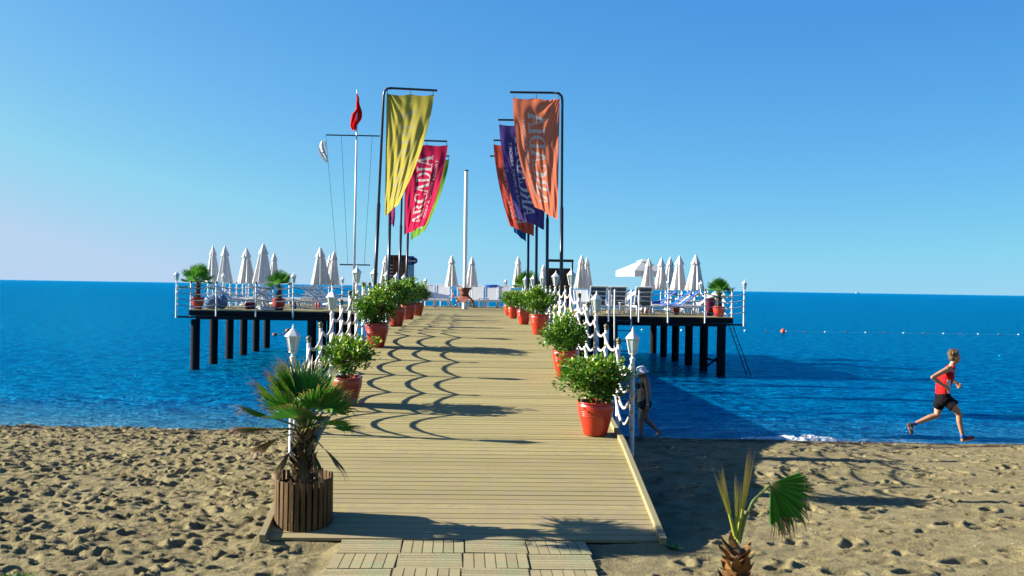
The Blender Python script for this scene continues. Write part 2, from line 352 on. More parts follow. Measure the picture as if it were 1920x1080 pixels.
    b.inputs['Specular IOR Level'].default_value = .25
    n5 = N('ShaderNodeTexNoise'); n5.inputs['Scale'].default_value = 30; n5.inputs['Detail'].default_value = 8; n5.inputs['Roughness'].default_value = .7; L(tc.outputs['Object'], n5.inputs[0])
    bp = N('ShaderNodeBump'); bp.inputs['Strength'].default_value = 1; bp.inputs['Distance'].default_value = .035; L(n5.outputs[0], bp.inputs['Height']); L(bp.outputs[0], b.inputs['Normal'])
    o = grid_mesh('sand_beach', xs, ys, Z, {'wet': wet, 'debris': deb}, m); tag(o, kind='structure')
build_sand()

def litter():
    r = random.Random(12); m = MB(); me = bpy.data.objects['sand_beach'].data
    dp = bpy.context.evaluated_depsgraph_get(); sb = bpy.data.objects['sand_beach']
    for i in range(1500):
        x = r.uniform(-10, 12); y = r.uniform(8.2, 22.6) if r.random() < .6 else 21.4-.055*x+r.gauss(-.6, .35)
        if abs(x) < 2.1: continue
        ok, loc, nr, _ = sb.ray_cast(Vector((x, y, 2)), Vector((0, 0, -1)))
        if not ok: continue
        s_ = r.uniform(.004, .013)*(1.4 if r.random() < .1 else 1); a = r.uniform(0, 3.14); L_ = s_*r.choice((1, 1, 1.6, 4.5)); k = len(m.v)
        c = (r.choice(((.035, .022, .012), (.05, .035, .02), (.42, .40, .34), (.09, .06, .035), (.28, .21, .12))))
        m.ball((0, 0, 0), 1, 6, col=c)
        for j in range(k, len(m.v)):
            v = m.v[j]; px, py, pz = v[0]*L_, v[1]*s_, v[2]*s_*.5; m.v[j] = (loc.x+px*math.cos(a)-py*math.sin(a), loc.y+px*math.sin(a)+py*math.cos(a), loc.z+.002+pz)
    o = m.build('beach_litter', mat('litter', (1, 1, 1), .8, .2, tint=True), None, color=True); tag(o, 'scattered bits of weed, shell and driftwood lying on the sand', 'litter', kind='stuff')
litter()

# ------------------------------------------------------------------ sea
def build_sea():
    xs = spread(-16, 18, .12, -9000, 9000, 1.10); ys = spread(21.2, 46, .045, 20.6, 14000, 1.035)
    X, Y = np.meshgrid(xs, ys); d = Y - shore_y(X)
    amp = np.exp(-np.maximum(d-30, 0)/30)
    Z = amp*(.022*vnoise(X*.5, Y*1.6, 41) + .012*vnoise(X*1.3, Y*3.6, 42) + .006*vnoise(X*3, Y*8, 43))
    sw = d - 5.3 + .35*np.sin(X*.3) + .25*vnoise(X*.25, Y*0, 44)        # a low swell running in
    Z += .11*np.exp(-(sw/.75)**2)*(1/(1+np.exp((X-1.0)*1.2))*.95+.10*(1+vnoise(X*.4, Y*0, 52))) + .014*np.exp(-((sw+2.6+.3*vnoise(X*.5, Y*0, 51))/.5)**2)
    br = np.exp(-((X-6.35)/.85)**4)*np.exp(-((d-.42)/.20)**2)           # small breaking wave
    Z += .09*br*(1+.5*vnoise(X*9, Y*9, 45)); Z *= np.clip((d+.6)/.8, .25, 1)
    n = vnoise(X*5, Y*9, 46)*.5+vnoise(X*13, Y*20, 47)*.5
    edge = np.exp(-((d-.22-.16*vnoise(X*1.4, Y*0, 48))/.16)**2)
    left = 1/(1+np.exp((X+2)*1.5))
    foam = np.clip(edge*(.30+.5*left)*(n*.9+.75) + np.exp(-((d-.75-.25*vnoise(X*.8, Y*0, 49))/.12)**2)*np.clip(n*1.4-.1, 0, 1)*.35, 0, 1)
    foam = np.maximum(foam, np.clip(br*1.7*(n*.8+.75), 0, 1))
    shallow = np.exp(-(np.maximum(d, 0)/3.6)**2)*(.35+.65/(1+np.exp((X+1)*.8)))*(.85+.3*vnoise(X*.4, Y*1.5, 53))*(1-.75*np.exp(-(sw/.8)**2))  # lighter inshore; the swell's shaded band is painted in by thinning the tint
    m = bpy.data.materials.new('sea_water'); m.use_nodes = True; t = m.node_tree; b = t.nodes['Principled BSDF']; N = t.nodes.new; L = t.links.new
    tc = N('ShaderNodeTexCoord')
    def noi(sc, st, det=3, ro=.5):
        mp = N('ShaderNodeMapping'); mp.inputs['Scale'].default_value = st; L(tc.outputs['Object'], mp.inputs[0])
        n = N('ShaderNodeTexNoise'); n.inputs['Scale'].default_value = sc; n.inputs['Detail'].default_value = det; n.inputs['Roughness'].default_value = ro; L(mp.outputs[0], n.inputs[0]); return n.outputs[0]
    mid = noi(1.5, (1, 2.6, 1), 6, .75)  # ripple-sized light and dark put into the water colour
    r = N('ShaderNodeValToRGB'); r.color_ramp.elements[0].position = .42; r.color_ramp.elements[1].position = .60
    r.color_ramp.elements[0].color = SEA1; r.color_ramp.elements[1].color = SEA2; L(mid, r.inputs[0])
    a = N('ShaderNodeAttribute'); a.attribute_name = 'shallow'
    mx = N('ShaderNodeMix'); mx.data_type = 'RGBA'; L(a.outputs['Fac'], mx.inputs[0]); L(r.outputs[0], mx.inputs[6]); mx.inputs[7].default_value = SEA3
    af = N('ShaderNodeAttribute'); af.attribute_name = 'foam'
    mx2 = N('ShaderNodeMix'); mx2.data_type = 'RGBA'; L(af.outputs['Fac'], mx2.inputs[0]); L(mx.outputs[2], mx2.inputs[6]); mx2.inputs[7].default_value = (.75, .78, .78, 1)
    df = N('ShaderNodeBsdfDiffuse'); L(mx2.outputs[2], df.inputs[0])
    gl = N('ShaderNodeBsdfGlossy'); gl.inputs['Color'].default_value = SEAREF; gl.inputs['Roughness'].default_value = .10
    rm = N('ShaderNodeMix'); rm.data_type = 'RGBA'; sh = N('ShaderNodeMath'); sh.operation = 'MULTIPLY'; sh.inputs[1].default_value = 1.0; L(a.outputs['Fac'], sh.inputs[0])
    L(sh.outputs[0], rm.inputs[0]); rm.inputs[6].default_value = SEAREF; rm.inputs[7].default_value = (.42, .86, 1, 1); L(rm.outputs[2], gl.inputs['Color'])
    fr = N('ShaderNodeFresnel'); fr.inputs['IOR'].default_value = 1.33
    mr = N('ShaderNodeMapRange'); mr.inputs[3].default_value = .10; mr.inputs[4].default_value = SEAMAX; L(fr.outputs[0], mr.inputs[0])
    inv = N('ShaderNodeMath'); inv.operation = 'SUBTRACT'; inv.inputs[0].default_value = 1; L(af.outputs['Fac'], inv.inputs[1]); inv.use_clamp = True
    ml = N('ShaderNodeMath'); ml.operation = 'MULTIPLY'; L(mr.outputs[0], ml.inputs[0]); L(inv.outputs[0], ml.inputs[1])
    ms = N('ShaderNodeMixShader'); L(ml.outputs[0], ms.inputs[0]); L(df.outputs[0], ms.inputs[1]); L(gl.outputs[0], ms.inputs[2])
    L(ms.outputs[0], t.nodes['Material Output'].inputs[0])
    # ripples: three sizes
    def bmp(h, dist, st, prev=None):
        bp = N('ShaderNodeBump'); bp.inputs['Strength'].default_value = st; bp.inputs['Distance'].default_value = dist; L(h, bp.inputs['Height'])
        if prev: L(prev, bp.inputs['Normal'])
        return bp.outputs[0]
    b0 = bmp(noi(1.3, (1, 1.7, 1), 3, .6), .50, 1)
    b1 = bmp(noi(5.0, (1, 1.8, 1), 3, .65), .16, 1, b0); b2 = bmp(noi(17, (1, 1.6, 1), 2, .5), .034, 1, b1)
    for q in (df, gl, fr): L(b2, q.inputs['Normal'])
    o = grid_mesh('sea', xs, ys, Z, {'foam': foam, 'shallow': shallow}, m); tag(o, kind='structure')
SEA1 = (.0, .030, .115, 1); SEA2 = (.0, .165, .340, 1); SEA3 = (.04, .14, .20, 1); SEAREF = (.03, .68, 1.0, 1); SEAMAX = 1.0
build_sea()

# ------------------------------------------------------------------ walkway and platform
def rl(Y, side):                  # x of the rope rail
    k = Y/KL
    return -(1164/570) + .0175*k if side < 0 else 2.077 - .014*k
def build_walkway():
    t = thing('boardwalk', 'long pale wooden boardwalk ramp climbing from the beach to the pier platform', 'boardwalk', (.038, 2.76*KL, .5))
    ox, oy, oz = t.location
    r = random.Random(3); mb = MB(); s = 0.0; pitch = .125
    pts = [DECK[0], DECK[1], DECK[2], (PY0-.01, ZP)]
    for (ya, za), (yb, zb) in zip(pts, pts[1:]):
        L = math.hypot(yb-ya, zb-za); n = int(L/pitch); st = L/n; d = Vector((0, (yb-ya)/L, (zb-za)/L)); up = Vector((0, -d.z, d.y))
        for i in range(n):
            c = Vector((0, ya-oy, za-oz)) + d*(st*(i+.5)); dz = r.uniform(-.0012, .0012); th = .028
            wv = st/2-r.uniform(.0052, .0072); tilt = r.uniform(-.0008, .0008)
            jx = r.uniform(-.010, .010)
            vs = []
            for top in (0, 1):
                for sy in (-1, 1):
                    for sx in (-1, 1):
                        v = c + d*(wv*sy) + up*(dz + tilt*sy - (0 if top else th)); vs.append((HW*sx+jx, v.y, v.z))
            mb.add(vs, [(0, 2, 3, 1), (4, 5, 7, 6), (0, 1, 5, 4), (2, 6, 7, 3), (0, 4, 6, 2), (1, 3, 7, 5)])
    mb.build('decking', deckm, t)
    for sx in (-1, 1):            # raised edge board on the lower ramps
        tb = MB()
        for (ya, za), (yb, zb) in ((DECK[0], DECK[1]), (DECK[1], (3.80*KL, deck_z(3.80*KL)))):
            ext = -.07 if ya == DECK[0][0] else .002
            tb.obox((sx*(HW+.018), ya+ext-oy, za-oz+.016-(.012 if ext < 0 else 0)), (sx*(HW+.018), yb-oy, zb-oz+.016), .062, .075)
        tb.build('edge_board', trimm, t, bevel=.006)
        bb = MB()                  # fascia beam
        for (ya, za), (yb, zb) in zip(pts, pts[1:]):
            bb.obox((sx*(HW-.06), ya+.06-oy, za-oz-.12), (sx*(HW-.06), yb-oy-.002, zb-oz-.12), .07, .17)
        bb.build('side_beam', beamm if sx else beamm, t)
    jb = MB()
    for x in (-.9, 0, .9):
        for (ya, za), (yb, zb) in zip(pts, pts[1:]):
            jb.obox((x, ya+.06-oy, za-oz-.11), (x, yb-oy-.002, zb-oz-.11), .06, .15)
    jb.build('joist', beamm, t)
    for k in (5.3, 6.25, 7.2, 8.15, 9.1):
        for x in (-1.55, 1.55):
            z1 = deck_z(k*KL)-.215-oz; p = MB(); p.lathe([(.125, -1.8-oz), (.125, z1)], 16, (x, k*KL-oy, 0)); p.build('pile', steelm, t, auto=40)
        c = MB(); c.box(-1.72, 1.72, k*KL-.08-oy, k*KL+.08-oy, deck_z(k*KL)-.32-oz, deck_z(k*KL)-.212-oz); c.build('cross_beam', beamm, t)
build_walkway()

def build_platform():
    t = thing('pier_platform', 'wide wooden bathing platform on dark round steel piles at the end of the boardwalk', 'pier', (0, PY0, ZP))
    r = random.Random(5); mb = MB(); n = int((PY1-PY0)/.145); st = (PY1-PY0)/n
    for i in range(n):
        y = i*st+.005; dz = r.uniform(-.002, .002)
        for a, b in ((-PX, -4.5), (-4.495, -.0), (.005, 4.5), (4.505, PX)):
            mb.box(a, b, y, y+st-.008, -.03+dz, dz)
    mb.build('decking', deckm, t)
    D = PY1-PY0
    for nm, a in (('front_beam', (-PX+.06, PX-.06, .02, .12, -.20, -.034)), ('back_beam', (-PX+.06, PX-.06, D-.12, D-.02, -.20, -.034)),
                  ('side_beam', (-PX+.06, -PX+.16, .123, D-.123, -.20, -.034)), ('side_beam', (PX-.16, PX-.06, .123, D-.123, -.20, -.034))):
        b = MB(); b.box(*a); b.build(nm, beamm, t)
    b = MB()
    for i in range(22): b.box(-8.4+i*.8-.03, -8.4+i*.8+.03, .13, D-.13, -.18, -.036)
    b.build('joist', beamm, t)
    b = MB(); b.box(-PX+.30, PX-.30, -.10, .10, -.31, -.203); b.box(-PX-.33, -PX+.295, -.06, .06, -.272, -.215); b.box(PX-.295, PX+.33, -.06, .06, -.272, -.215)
    b.build('ledger_beam', beamm, t)
    for j in range(5):
        y = .0+j*D/4.0
        if j: c = MB(); c.box(-8.9, 8.9, y-.1, y+.1, -.31, -.203); c.build('cross_beam', beamm, t)
    rows = [0, .73, 1.45, 2.18, 2.9, 3.6]
    for x in (-8.72, -4.95, -1.75, 1.75, 4.95, 8.55):
        for q in rows:
            c = MB(); c.lathe([(.15, -4.2), (.15, -.312)], 18, (x, q*KL, 0))
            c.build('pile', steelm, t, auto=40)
    for a, b_ in (((8.55, .3, -1.5), (8.55, 2.8, -1.5)), ((8.0, .2, -1.75), (8.5, .3, -1.35))):
        c = MB(); c.tube([a, b_], .035, 8); c.build('brace', beamm, t)
build_platform()

def ladder(name, label, p0, p1, wdir, width, top, n):
    t = thing(name, label, 'ladder', p0); p1 = Vector(p1)-Vector(p0); w_ = Vector(wdir).normalized()*width
    for s in (0, 1):
        m = MB(); m.tube([w_*s+Vector((0, 0, top)), w_*s, w_*s+p1], .025 if n < 7 else .016, 8); m.build('rail', postw if n < 7 else greym, t, smooth=True)
    for i in range(n):
        q = p1*((i+.6)/n); m = MB(); m.obox(q, q+w_, .10 if n < 7 else .05, .03 if n < 7 else .015); m.build('rung', greym, t)
    return t
a = at_y(1152, 590, PY0-.35); b = at_y(1152.5, 655, PY0-.9)
ladder('bath_ladder', 'tall white swimming ladder hung on the front of the platform beside the boardwalk', (a.x, a.y, ZP+.05), (a.x-.02, a.y-.5, .05), (1, 0, 0), .55, .82, 6)
a = at_y(1376, 612, PY0+.5)
ladder('swim_ladder', 'thin dark slanting ladder dropping into the sea at the right corner of the platform', (9.05, PY0+.6, ZP-.25), (9.75, PY0+.6, -.12), (0, 1, 0), .6, .2, 7)

# ------------------------------------------------------------------ posts, lamps, ropes
def make_post():
    t = thing('rope_post', 'x', 'post')
    m = MB(); m.lathe([(.0245, -.26), (.0245, .86), (.022, .865)], 14); m.build('post_shaft', postw, t, auto=40)
    m = MB(); m.lathe([(.027, .855), (.030, .862), (.030, .880), (.026, .884), (.034, .892), (.037, .905), (.034, .922), (.022, .936), (.006, .941)], 16); m.build('ball_cap', capm, t, smooth=True)
    return t
def make_lamp():
    t = thing('lamp_post', 'x', 'lamp post')
    m = MB(); m.lathe([(.031, -.28), (.031, .50), (.034, .51), (.034, .53), (.029, .54), (.027, .86), (.034, .875), (.034, .89), (.018, .90), (.018, .935)], 16); m.build('post_shaft', postw, t, auto=40)
    f = MB(); f.lathe([(.02, .93), (.048, .938), (.052, .948), (.04, .952)], 6)
    for j in range(6):
        a = 2*math.pi*j/6; f.obox((.046*math.cos(a), .046*math.sin(a), .948), (.080*math.cos(a), .080*math.sin(a), 1.118), .009, .009, up=(math.cos(a), math.sin(a), 0))
    f.lathe([(.074, 1.112), (.084, 1.116), (.084, 1.124)], 6); fo = f.build('lantern_frame', white, t)
    g = MB(); g.lathe([(.041, .953), (.073, 1.112)], 6); g.build('lantern_glass', glass, t)
    g = MB(); g.lathe([(.014, .953), (.016, 1.0), (.012, 1.03)], 8); g.build('bulb', white, t, smooth=True)
    q = MB(); q.lathe([(.098, 1.124), (.098, 1.130), (.072, 1.160), (.046, 1.186), (.030, 1.205), (.020, 1.212)], 6)
    q.lathe([(.018, 1.211), (.012, 1.222), (.016, 1.232), (.008, 1.245), (.003, 1.268)], 8); q.build('lantern_roof', white, t)
    return t
post0, lamp0 = make_post(), make_lamp(); first = {'p': post0, 'l': lamp0}
def place(kind, x, y, z, label, group, tilt=(0, 0)):
    src = post0 if kind == 'p' else lamp0
    if first.get(kind): o = src; first[kind] = None; o['label'] = label; o['group'] = group; o.location = (x, y, z)
    else: o = copy_tree(src, (x, y, z), None, label, group)
    o.rotation_euler = (tilt[0], tilt[1], random.Random(int(x*991+y*77)).uniform(0, .9) if kind == 'l' else 0)
    return o
jr = random.Random(9)
def rope_run(nodes, mtl, label, sagf, rad, endhang=False):
    pts = []
    for i, (p, q) in enumerate(zip(nodes, nodes[1:])):
        p = Vector(p); q = Vector(q); L = (q-p).length; sg = sagf(i)*L/1.3
        for j in range(12):
            u = j/12; v = p.lerp(q, u); v.z -= sg*4*u*(1-u); pts.append(v)
    pts.append(Vector(nodes[-1]))
    if endhang:
        p = Vector(nodes[0]); pts = [p+Vector((.02, -.03, -.17)), p+Vector((.015, -.035, -.08))] + pts
    m = MB(); n = 8; m.tube(pts, [rad*(1+.10*math.sin(i*2.2)) for i in range(len(pts))], n)
    o = m.build('rope', mtl, None, smooth=True); tag(o, label, 'rope'); return o
HTS = (.80, .60, .40, .20); HN = ('top', 'second', 'third', 'lowest')
def side_name(s): return 'left' if s < 0 else 'right'
for side in (-1, 1):
    k0 = 3.56 if side < 0 else 3.61; nodes = []; cl = cp_ = 0
    for i in range(20):
        k = k0 + i/3.0
        if k > 9.95: break
        Y = k*KL; x = rl(Y, side); z = deck_z(Y)
        if i % 3 == 0:
            cl += 1; place('l', x, Y, z, f'white lantern post, {ORD[cl]} from the beach, {side_name(side)} side of the boardwalk', 'lantern lamp posts', (jr.gauss(0, .006), jr.gauss(0, .006)))
        else:
            cp_ += 1; place('p', x, Y, z, f'ball capped white post, {ORD[cp_]} from the beach, {side_name(side)} side of the boardwalk', 'white rope posts', (jr.gauss(0, .01), jr.gauss(0, .01)))
        nodes.append((x, Y, z))
    for h, hn in zip(HTS, HN):
        sags = [.11+jr.uniform(-.015, .03) for _ in nodes]; sags[0] = .22
        off = -.028*side
        o = rope_run([(x+off, y, z+h+jr.uniform(-.008, .008)) for x, y, z in nodes], ropem, f'thick white {hn} rope sagging between the {side_name(side)} hand posts of the boardwalk', lambda i: sags[i], .0180, True)
        o['group'] = 'boardwalk ropes'
# platform rails
FL = [(-9.33, 'l'), (-8.05, 'p'), (-6.77, 'p'), (-5.56, 'l'), (-4.3, 'p'), (-3.1, 'p')]
FR = [(9.28, 'l'), (7.98, 'p'), (6.75, 'l'), (5.78, 'p'), (4.78, 'p'), (3.5, 'p'), (2.6, 'p')]
for nm, L in (('left', FL), ('right', FR)):
    c = {'l': 0, 'p': 0}
    for x, kd in L:
        c[kd] += 1
        if kd == 'l': lb = f'white lantern post, {ORD[c[kd]]} from the outer end, {nm} front rail of the platform'
        else: lb = f'ball capped white post, {ORD[c[kd]]} from the outer end, {nm} front rail of platform'
        place(kd, x, PY0-.07, ZP, lb, 'lantern lamp posts' if kd == 'l' else 'white rope posts')
    rr = [L[:3]+[L[3]]+L[4:]] if nm == 'left' else [L[:5], L[4:]]
    for h, hn in zip(HTS, HN):
        nd = [(x, PY0-.10, ZP+h-.02) for x, _ in L]
        if nm == 'right': nd = [n for n in nd if n[0] > 5.7]
        o = rope_run(nd, ropeg, f'grey {hn} rope along the {nm} front rail of the platform', lambda i: .095, .014); o['group'] = 'platform ropes'
for s in (-1, 1):
    nodes = []; c = {'l': 0, 'p': 0}
    for i in range(11):
        Y = PY0+.20+i*1.32; x = s*8.93; kd = 'l' if i in (4, 10) else 'p'; c[kd] += 1
        lb = (f'white lantern post, {ORD[c[kd]]} from the front on the {side_name(s)} edge of the platform' if kd == 'l' else
              f'ball capped white post, {ORD[c[kd]]} from the front, {side_name(s)} edge of the platform')
        place(kd, x, Y, ZP, lb, 'lantern lamp posts' if kd == 'l' else 'white rope posts'); nodes.append((x, Y, ZP))
    for h, hn in zip(HTS, HN):
        o = rope_run([(x, y, z+h) for x, y, z in nodes], ropem, f'white {hn} rope sagging along the {side_name(s)} edge of the platform', lambda i: .14, .016); o['group'] = 'platform ropes'
nodes = []; c = {'l': 0, 'p': 0}
for i in range(15):
    x = -7.75+i*1.2167*.92; kd = 'l' if i in (2, 5, 8, 12) else 'p'
    if kd == 'l': x = {2: -5.4, 5: -1.72, 8: 1.86, 12: 5.5}[i]
    c[kd] += 1
    lb = (f'small white lantern post, {ORD[c[kd]]} from the left on the seaward platform rail' if kd == 'l' else
          f'ball capped white post, {ORD[c[kd]]} from the left on the seaward platform rail')
    place(kd, x, PY1-.08, ZP, lb, 'lantern lamp posts' if kd == 'l' else 'white rope posts'); nodes.append((x, PY1-.10, ZP))
for h, hn in ((.80, 'top'), (.45, 'middle')):
    o = rope_run([(x, y, z+h) for x, y, z in nodes], ropem, f'white {hn} rope along the seaward rail of the platform', lambda i: .05, .016); o['group'] = 'platform ropes'

# ------------------------------------------------------------------ plants
def leaf_quad(mb, p, d, up, L, W, m=0):
    d = d.normalized(); x = d.cross(up)
    if x.length < .05: x = d.orthogonal()
    x = x.normalized()*W/2; n = x.cross(d).normalized()
    a = p; b = p+d*L*.35+x; c = p+d*L*.8+x*.85; e = p+d*L; f = p+d*L*.8-x*.85; g = p+d*L*.35-x; mid = p+d*L*.55-n*W*.16
    mb.add([a, b, c, e, f, g, mid], [(0, 1, 6), (1, 2, 6), (2, 3, 6), (3, 4, 6), (4, 5, 6), (5, 0, 6)], m)
def bush_meshes(seed, rx, rz, cz, ncl, per, leaf, sprig=0, spread_=1.0, young=.3):
    r = random.Random(seed); lf = MB(); st = MB(); cl = []
    while len(cl) < ncl:
        v = Vector((r.uniform(-1, 1), r.uniform(-1, 1), r.uniform(-1, 1)))
        l = v.length
        if l > 1 or l < .45*r.random()**.5: continue
        lump = 1 + .16*math.sin(v.x*4+seed)*math.cos(v.y*5+seed*2) + .10*math.sin(v.z*6+seed)
        cl.append(Vector((v.x*rx*lump, v.y*rx*lump, cz+v.z*rz*lump)))
    for _ in range(sprig):
        a = r.uniform(0, 6.28); cl.append(Vector((math.cos(a)*rx*1.12, math.sin(a)*rx*1.12, cz+r.uniform(-.6, 1.2)*rz)))
    bases = [Vector((r.uniform(-.06, .06), r.uniform(-.06, .06), .36)) for _ in range(5)]
    forks = [b+Vector((b.x*2.0+r.uniform(-.05, .05), b.y*2.0+r.uniform(-.05, .05), (cz-.36)*r.uniform(.35, .7))) for b in bases]
    for b, f in zip(bases, forks): st.tube([b, b.lerp(f, .5)+Vector((r.uniform(-.012, .012), r.uniform(-.012, .012), 0)), f], [.013, .011, .009], 6)
    for c in cl:
        f = min(forks, key=lambda q: (q-c).length)
        mid = f.lerp(c, .5)+Vector((r.uniform(-.02, .02), r.uniform(-.02, .02), .02)); st.tube([f, mid, c], [.006, .004, .002], 4, cap=False)
        out = (c-Vector((0, 0, cz-.12))).normalized()
        for _ in range(per):
            p = c+Vector((r.gauss(0, 1), r.gauss(0, 1), r.gauss(0, 1)))*rx*.125*spread_
            d = (out + Vector((r.gauss(0, .7), r.gauss(0, .7), r.gauss(.25, .6)))).normalized()
            up = Vector((r.gauss(0, .5), r.gauss(0, .5), 1)).normalized()
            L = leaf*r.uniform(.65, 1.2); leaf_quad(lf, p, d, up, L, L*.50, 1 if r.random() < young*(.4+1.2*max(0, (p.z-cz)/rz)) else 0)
    return lf.mesh('foliage', [leafm, leafy], True), st.mesh('stem', stemm, True)
def make_potted(name, pm, mts, label, potr=.21, poth=.39):
    t = thing(name, label, 'potted shrub')
    m = MB(); R_ = potr
    m.lathe([(R_*.60, 0), (R_*.64, .012), (R_*.78, poth*.30), (R_*.93, poth*.60), (R_*1.00, poth*.80), (R_*1.0, poth*.88), (R_*.95, poth*.93), (R_*.93, poth*.945), (R_*1.03, poth*.96), (R_*1.05, poth*.98), (R_*1.02, poth), (R_*.90, poth), (R_*.86, poth*.95), (R_*.84, poth*.85)], 40)
    po = m.build('pot', pm, t, smooth=True)
    for z in (.60, .66, .72):
        q = MB(); rr = R_*(.93+(z-.6)*.35); q.lathe([(rr, z*poth-.006), (rr+.004, z*poth), (rr, z*poth+.006)], 40); q.v = q.v
        me = q.mesh('pot_rib', pm, True); bmx = bmesh.new(); bmx.from_mesh(po.data); bmx.from_mesh(me); bmx.to_mesh(po.data); bmx.free()
    s = MB(); s.lathe([(R_*.85, poth*.86), (R_*.5, poth*.89), (.001, poth*.90)], 24); s.build('soil', soilm, t, smooth=True)
    put('foliage', mts[0], t); put('stem', mts[1], t); return t
def BMK(kind, seed):
    r = random.Random(seed)
    if kind == 2: return bush_meshes(seed, .29, .19, .67, 80, 20, .060, sprig=6, young=.6)
    if kind == 0: return bush_meshes(seed, .34*r.uniform(.94, 1.06), .24*r.uniform(.9, 1.1), .67, 115+r.randint(0, 20), 26, .052, sprig=3+r.randint(0, 4), young=r.uniform(.25, .5))
    return bush_meshes(seed, .31*r.uniform(.94, 1.06), .30*r.uniform(.9, 1.05), .69, 120+r.randint(0, 20), 28, .050, sprig=2+r.randint(0, 4), young=r.uniform(.2, .45))
# right row: (k, X, pot radius, scale, bush)
RB = [(3.58, 1.576, .215, 0, (1.12, 1.12, 1.0)), (4.55, 1.53, .195, 1, (.95, .95, .92)), (5.72, 1.43, .185, 1, (.9, .9, .86)), (7.25, 1.44, .17, 0, (.8, .8, .9)), (8.6, 1.40, .16, 1, (.8, .8, .8)), (9.6, 1.42, .16, 0, (.75, .75, .78))]
LB = [(3.98, -1.50, .195, 2, (1.03, 1.03, 1.0)), (5.2, -1.47, .20, 1, (1.05, 1.05, 1.05)), (6.6, -1.45, .20, 0, (.95, .95, 1.08)), (8.0, -1.45, .20, 1, (1.0, 1.0, 1.08)), (9.0, -1.36, .19, 0, (.95, .95, 1.08))]
RL = ['glossy orange pot with the widest, nearest green bush, first on the right of the boardwalk', 'glossy orange pot with rounded green bush, second from the beach on the right', 'glossy orange pot with green bush, third from the beach on the right',
      'glossy orange pot with airy green bush, fourth from the beach on the right', 'small orange pot with green bush, fifth from the beach on the right', 'farthest orange potted bush on the right of the boardwalk']
LL = ['dull red pot with open yellow green bush and bare stems, nearest left of boardwalk', 'dark red pot with dense green bush, second from the beach on the left', 'dark red pot with dense green bush, third from the beach on the left',
      'dark red pot with dense green bush, fourth from the beach on the left', 'dark red pot with the farthest dense green bush on the left']
def slope_at(Y): return math.atan2(deck_z(Y+.1)-deck_z(Y-.1), .2)
for rows, labs, pm, grp in ((RB, RL, potR, 'orange potted bushes on the right of the boardwalk'), (LB, LL, potL, 'red potted bushes on the left of the boardwalk')):
    for i, ((k, x, pr, b, s), lb) in enumerate(zip(rows, labs)):
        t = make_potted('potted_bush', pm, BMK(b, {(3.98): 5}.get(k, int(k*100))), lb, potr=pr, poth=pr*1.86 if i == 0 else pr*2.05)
        for c_ in t.children:
            if c_.name.startswith(('foliage', 'stem')): c_.scale = s; c_.location.z = pr*1.9 - .39*s[2]; c_.rotation_euler.z = i*2.1+(.6 if rows is LB else 0)
        t.location = (x, k*KL, deck_z(k*KL)+.002); t.rotation_euler = (slope_at(k*KL)*.45, 0, 0); t['group'] = grp

GRN, DGR, BRN, YEL = (.070, .24, .016), (.030, .125, .012), (.20, .10, .045), (.30, .30, .03)
def mixc(a, b, t): t = max(0, min(1, t)); return tuple(x+(y-x)*t for x, y in zip(a, b))
def fan_leaf(mb, base, d, up, pet, R_, nseg=26, spread=150, droop=.15, brown=.25, split=.55, fold=.12, seed=0, c0=GRN, pc=(.10, .14, .03), frill=.12):
    r = random.Random(seed); d = Vector(d).normalized(); up = Vector(up); x = d.cross(up).normalized(); n = x.cross(d).normalized(); base = Vector(base)
    hub = base + d*pet + n*pet*.05 - Vector((0, 0, pet*droop*.3))
    w_ = .010*(R_/.35); mb.tube([base, base.lerp(hub, .5)+n*pet*.04, hub], [w_, w_*.8, w_*.6], 5, col=pc)
    A = R(spread)
    def pt(a, rr, lift):
        v = d*math.cos(a)*rr + x*math.sin(a)*rr + n*(lift - abs(math.sin(a))*rr*fold)
        v.z -= droop*(rr/R_)**2*R_*(.7+.5*abs(a)); return hub + v
    for i in range(nseg):
        a = -A/2 + A*(i+.5)/nseg; da = A/nseg/2; rr = R_*(1-.22*(abs(a)/(A/2))**2)*r.uniform(.9, 1.08)
        ls = R_*split*r.uniform(.85, 1.1); c1 = mixc(c0, DGR, r.random()*.6); bt = brown*r.uniform(.5, 1.6)
        vs = [pt(a, .02*R_, 0)]; cs = [mixc(c1, YEL, .3)]
        for q, wd in ((.25, 1), (.5, 1), (ls/rr, 1)):
            for e, lf in ((-1, 0), (0, .025), (1, 0)): vs.append(pt(a+e*da*wd, rr*q, lf*R_*q*1.2)); cs.append(c1)
        aj = a+r.gauss(0, .03)
        for q, wd in ((lerp(ls/rr, 1, .55), .45),):
            for e in (-1, 0, 1): vs.append(pt(aj+e*da*wd, rr*q, .008)); cs.append(mixc(c1, BRN, bt*1.2))
        tip = pt(aj+r.gauss(0, .04), rr, 0); tip.z -= R_*frill*r.random(); vs.append(tip); cs.append(mixc(c1, BRN, .25+bt*2.2))
        f = [(0, 1, 2), (0, 2, 3)]
        for s in range(3):
            o = 1+s*3; f += [(o, o+3, o+4, o+1), (o+1, o+4, o+5, o+2)]
        f += [(10, 13, 11), (11, 13, 12)]
        mb.add(vs, f, 0, cs)
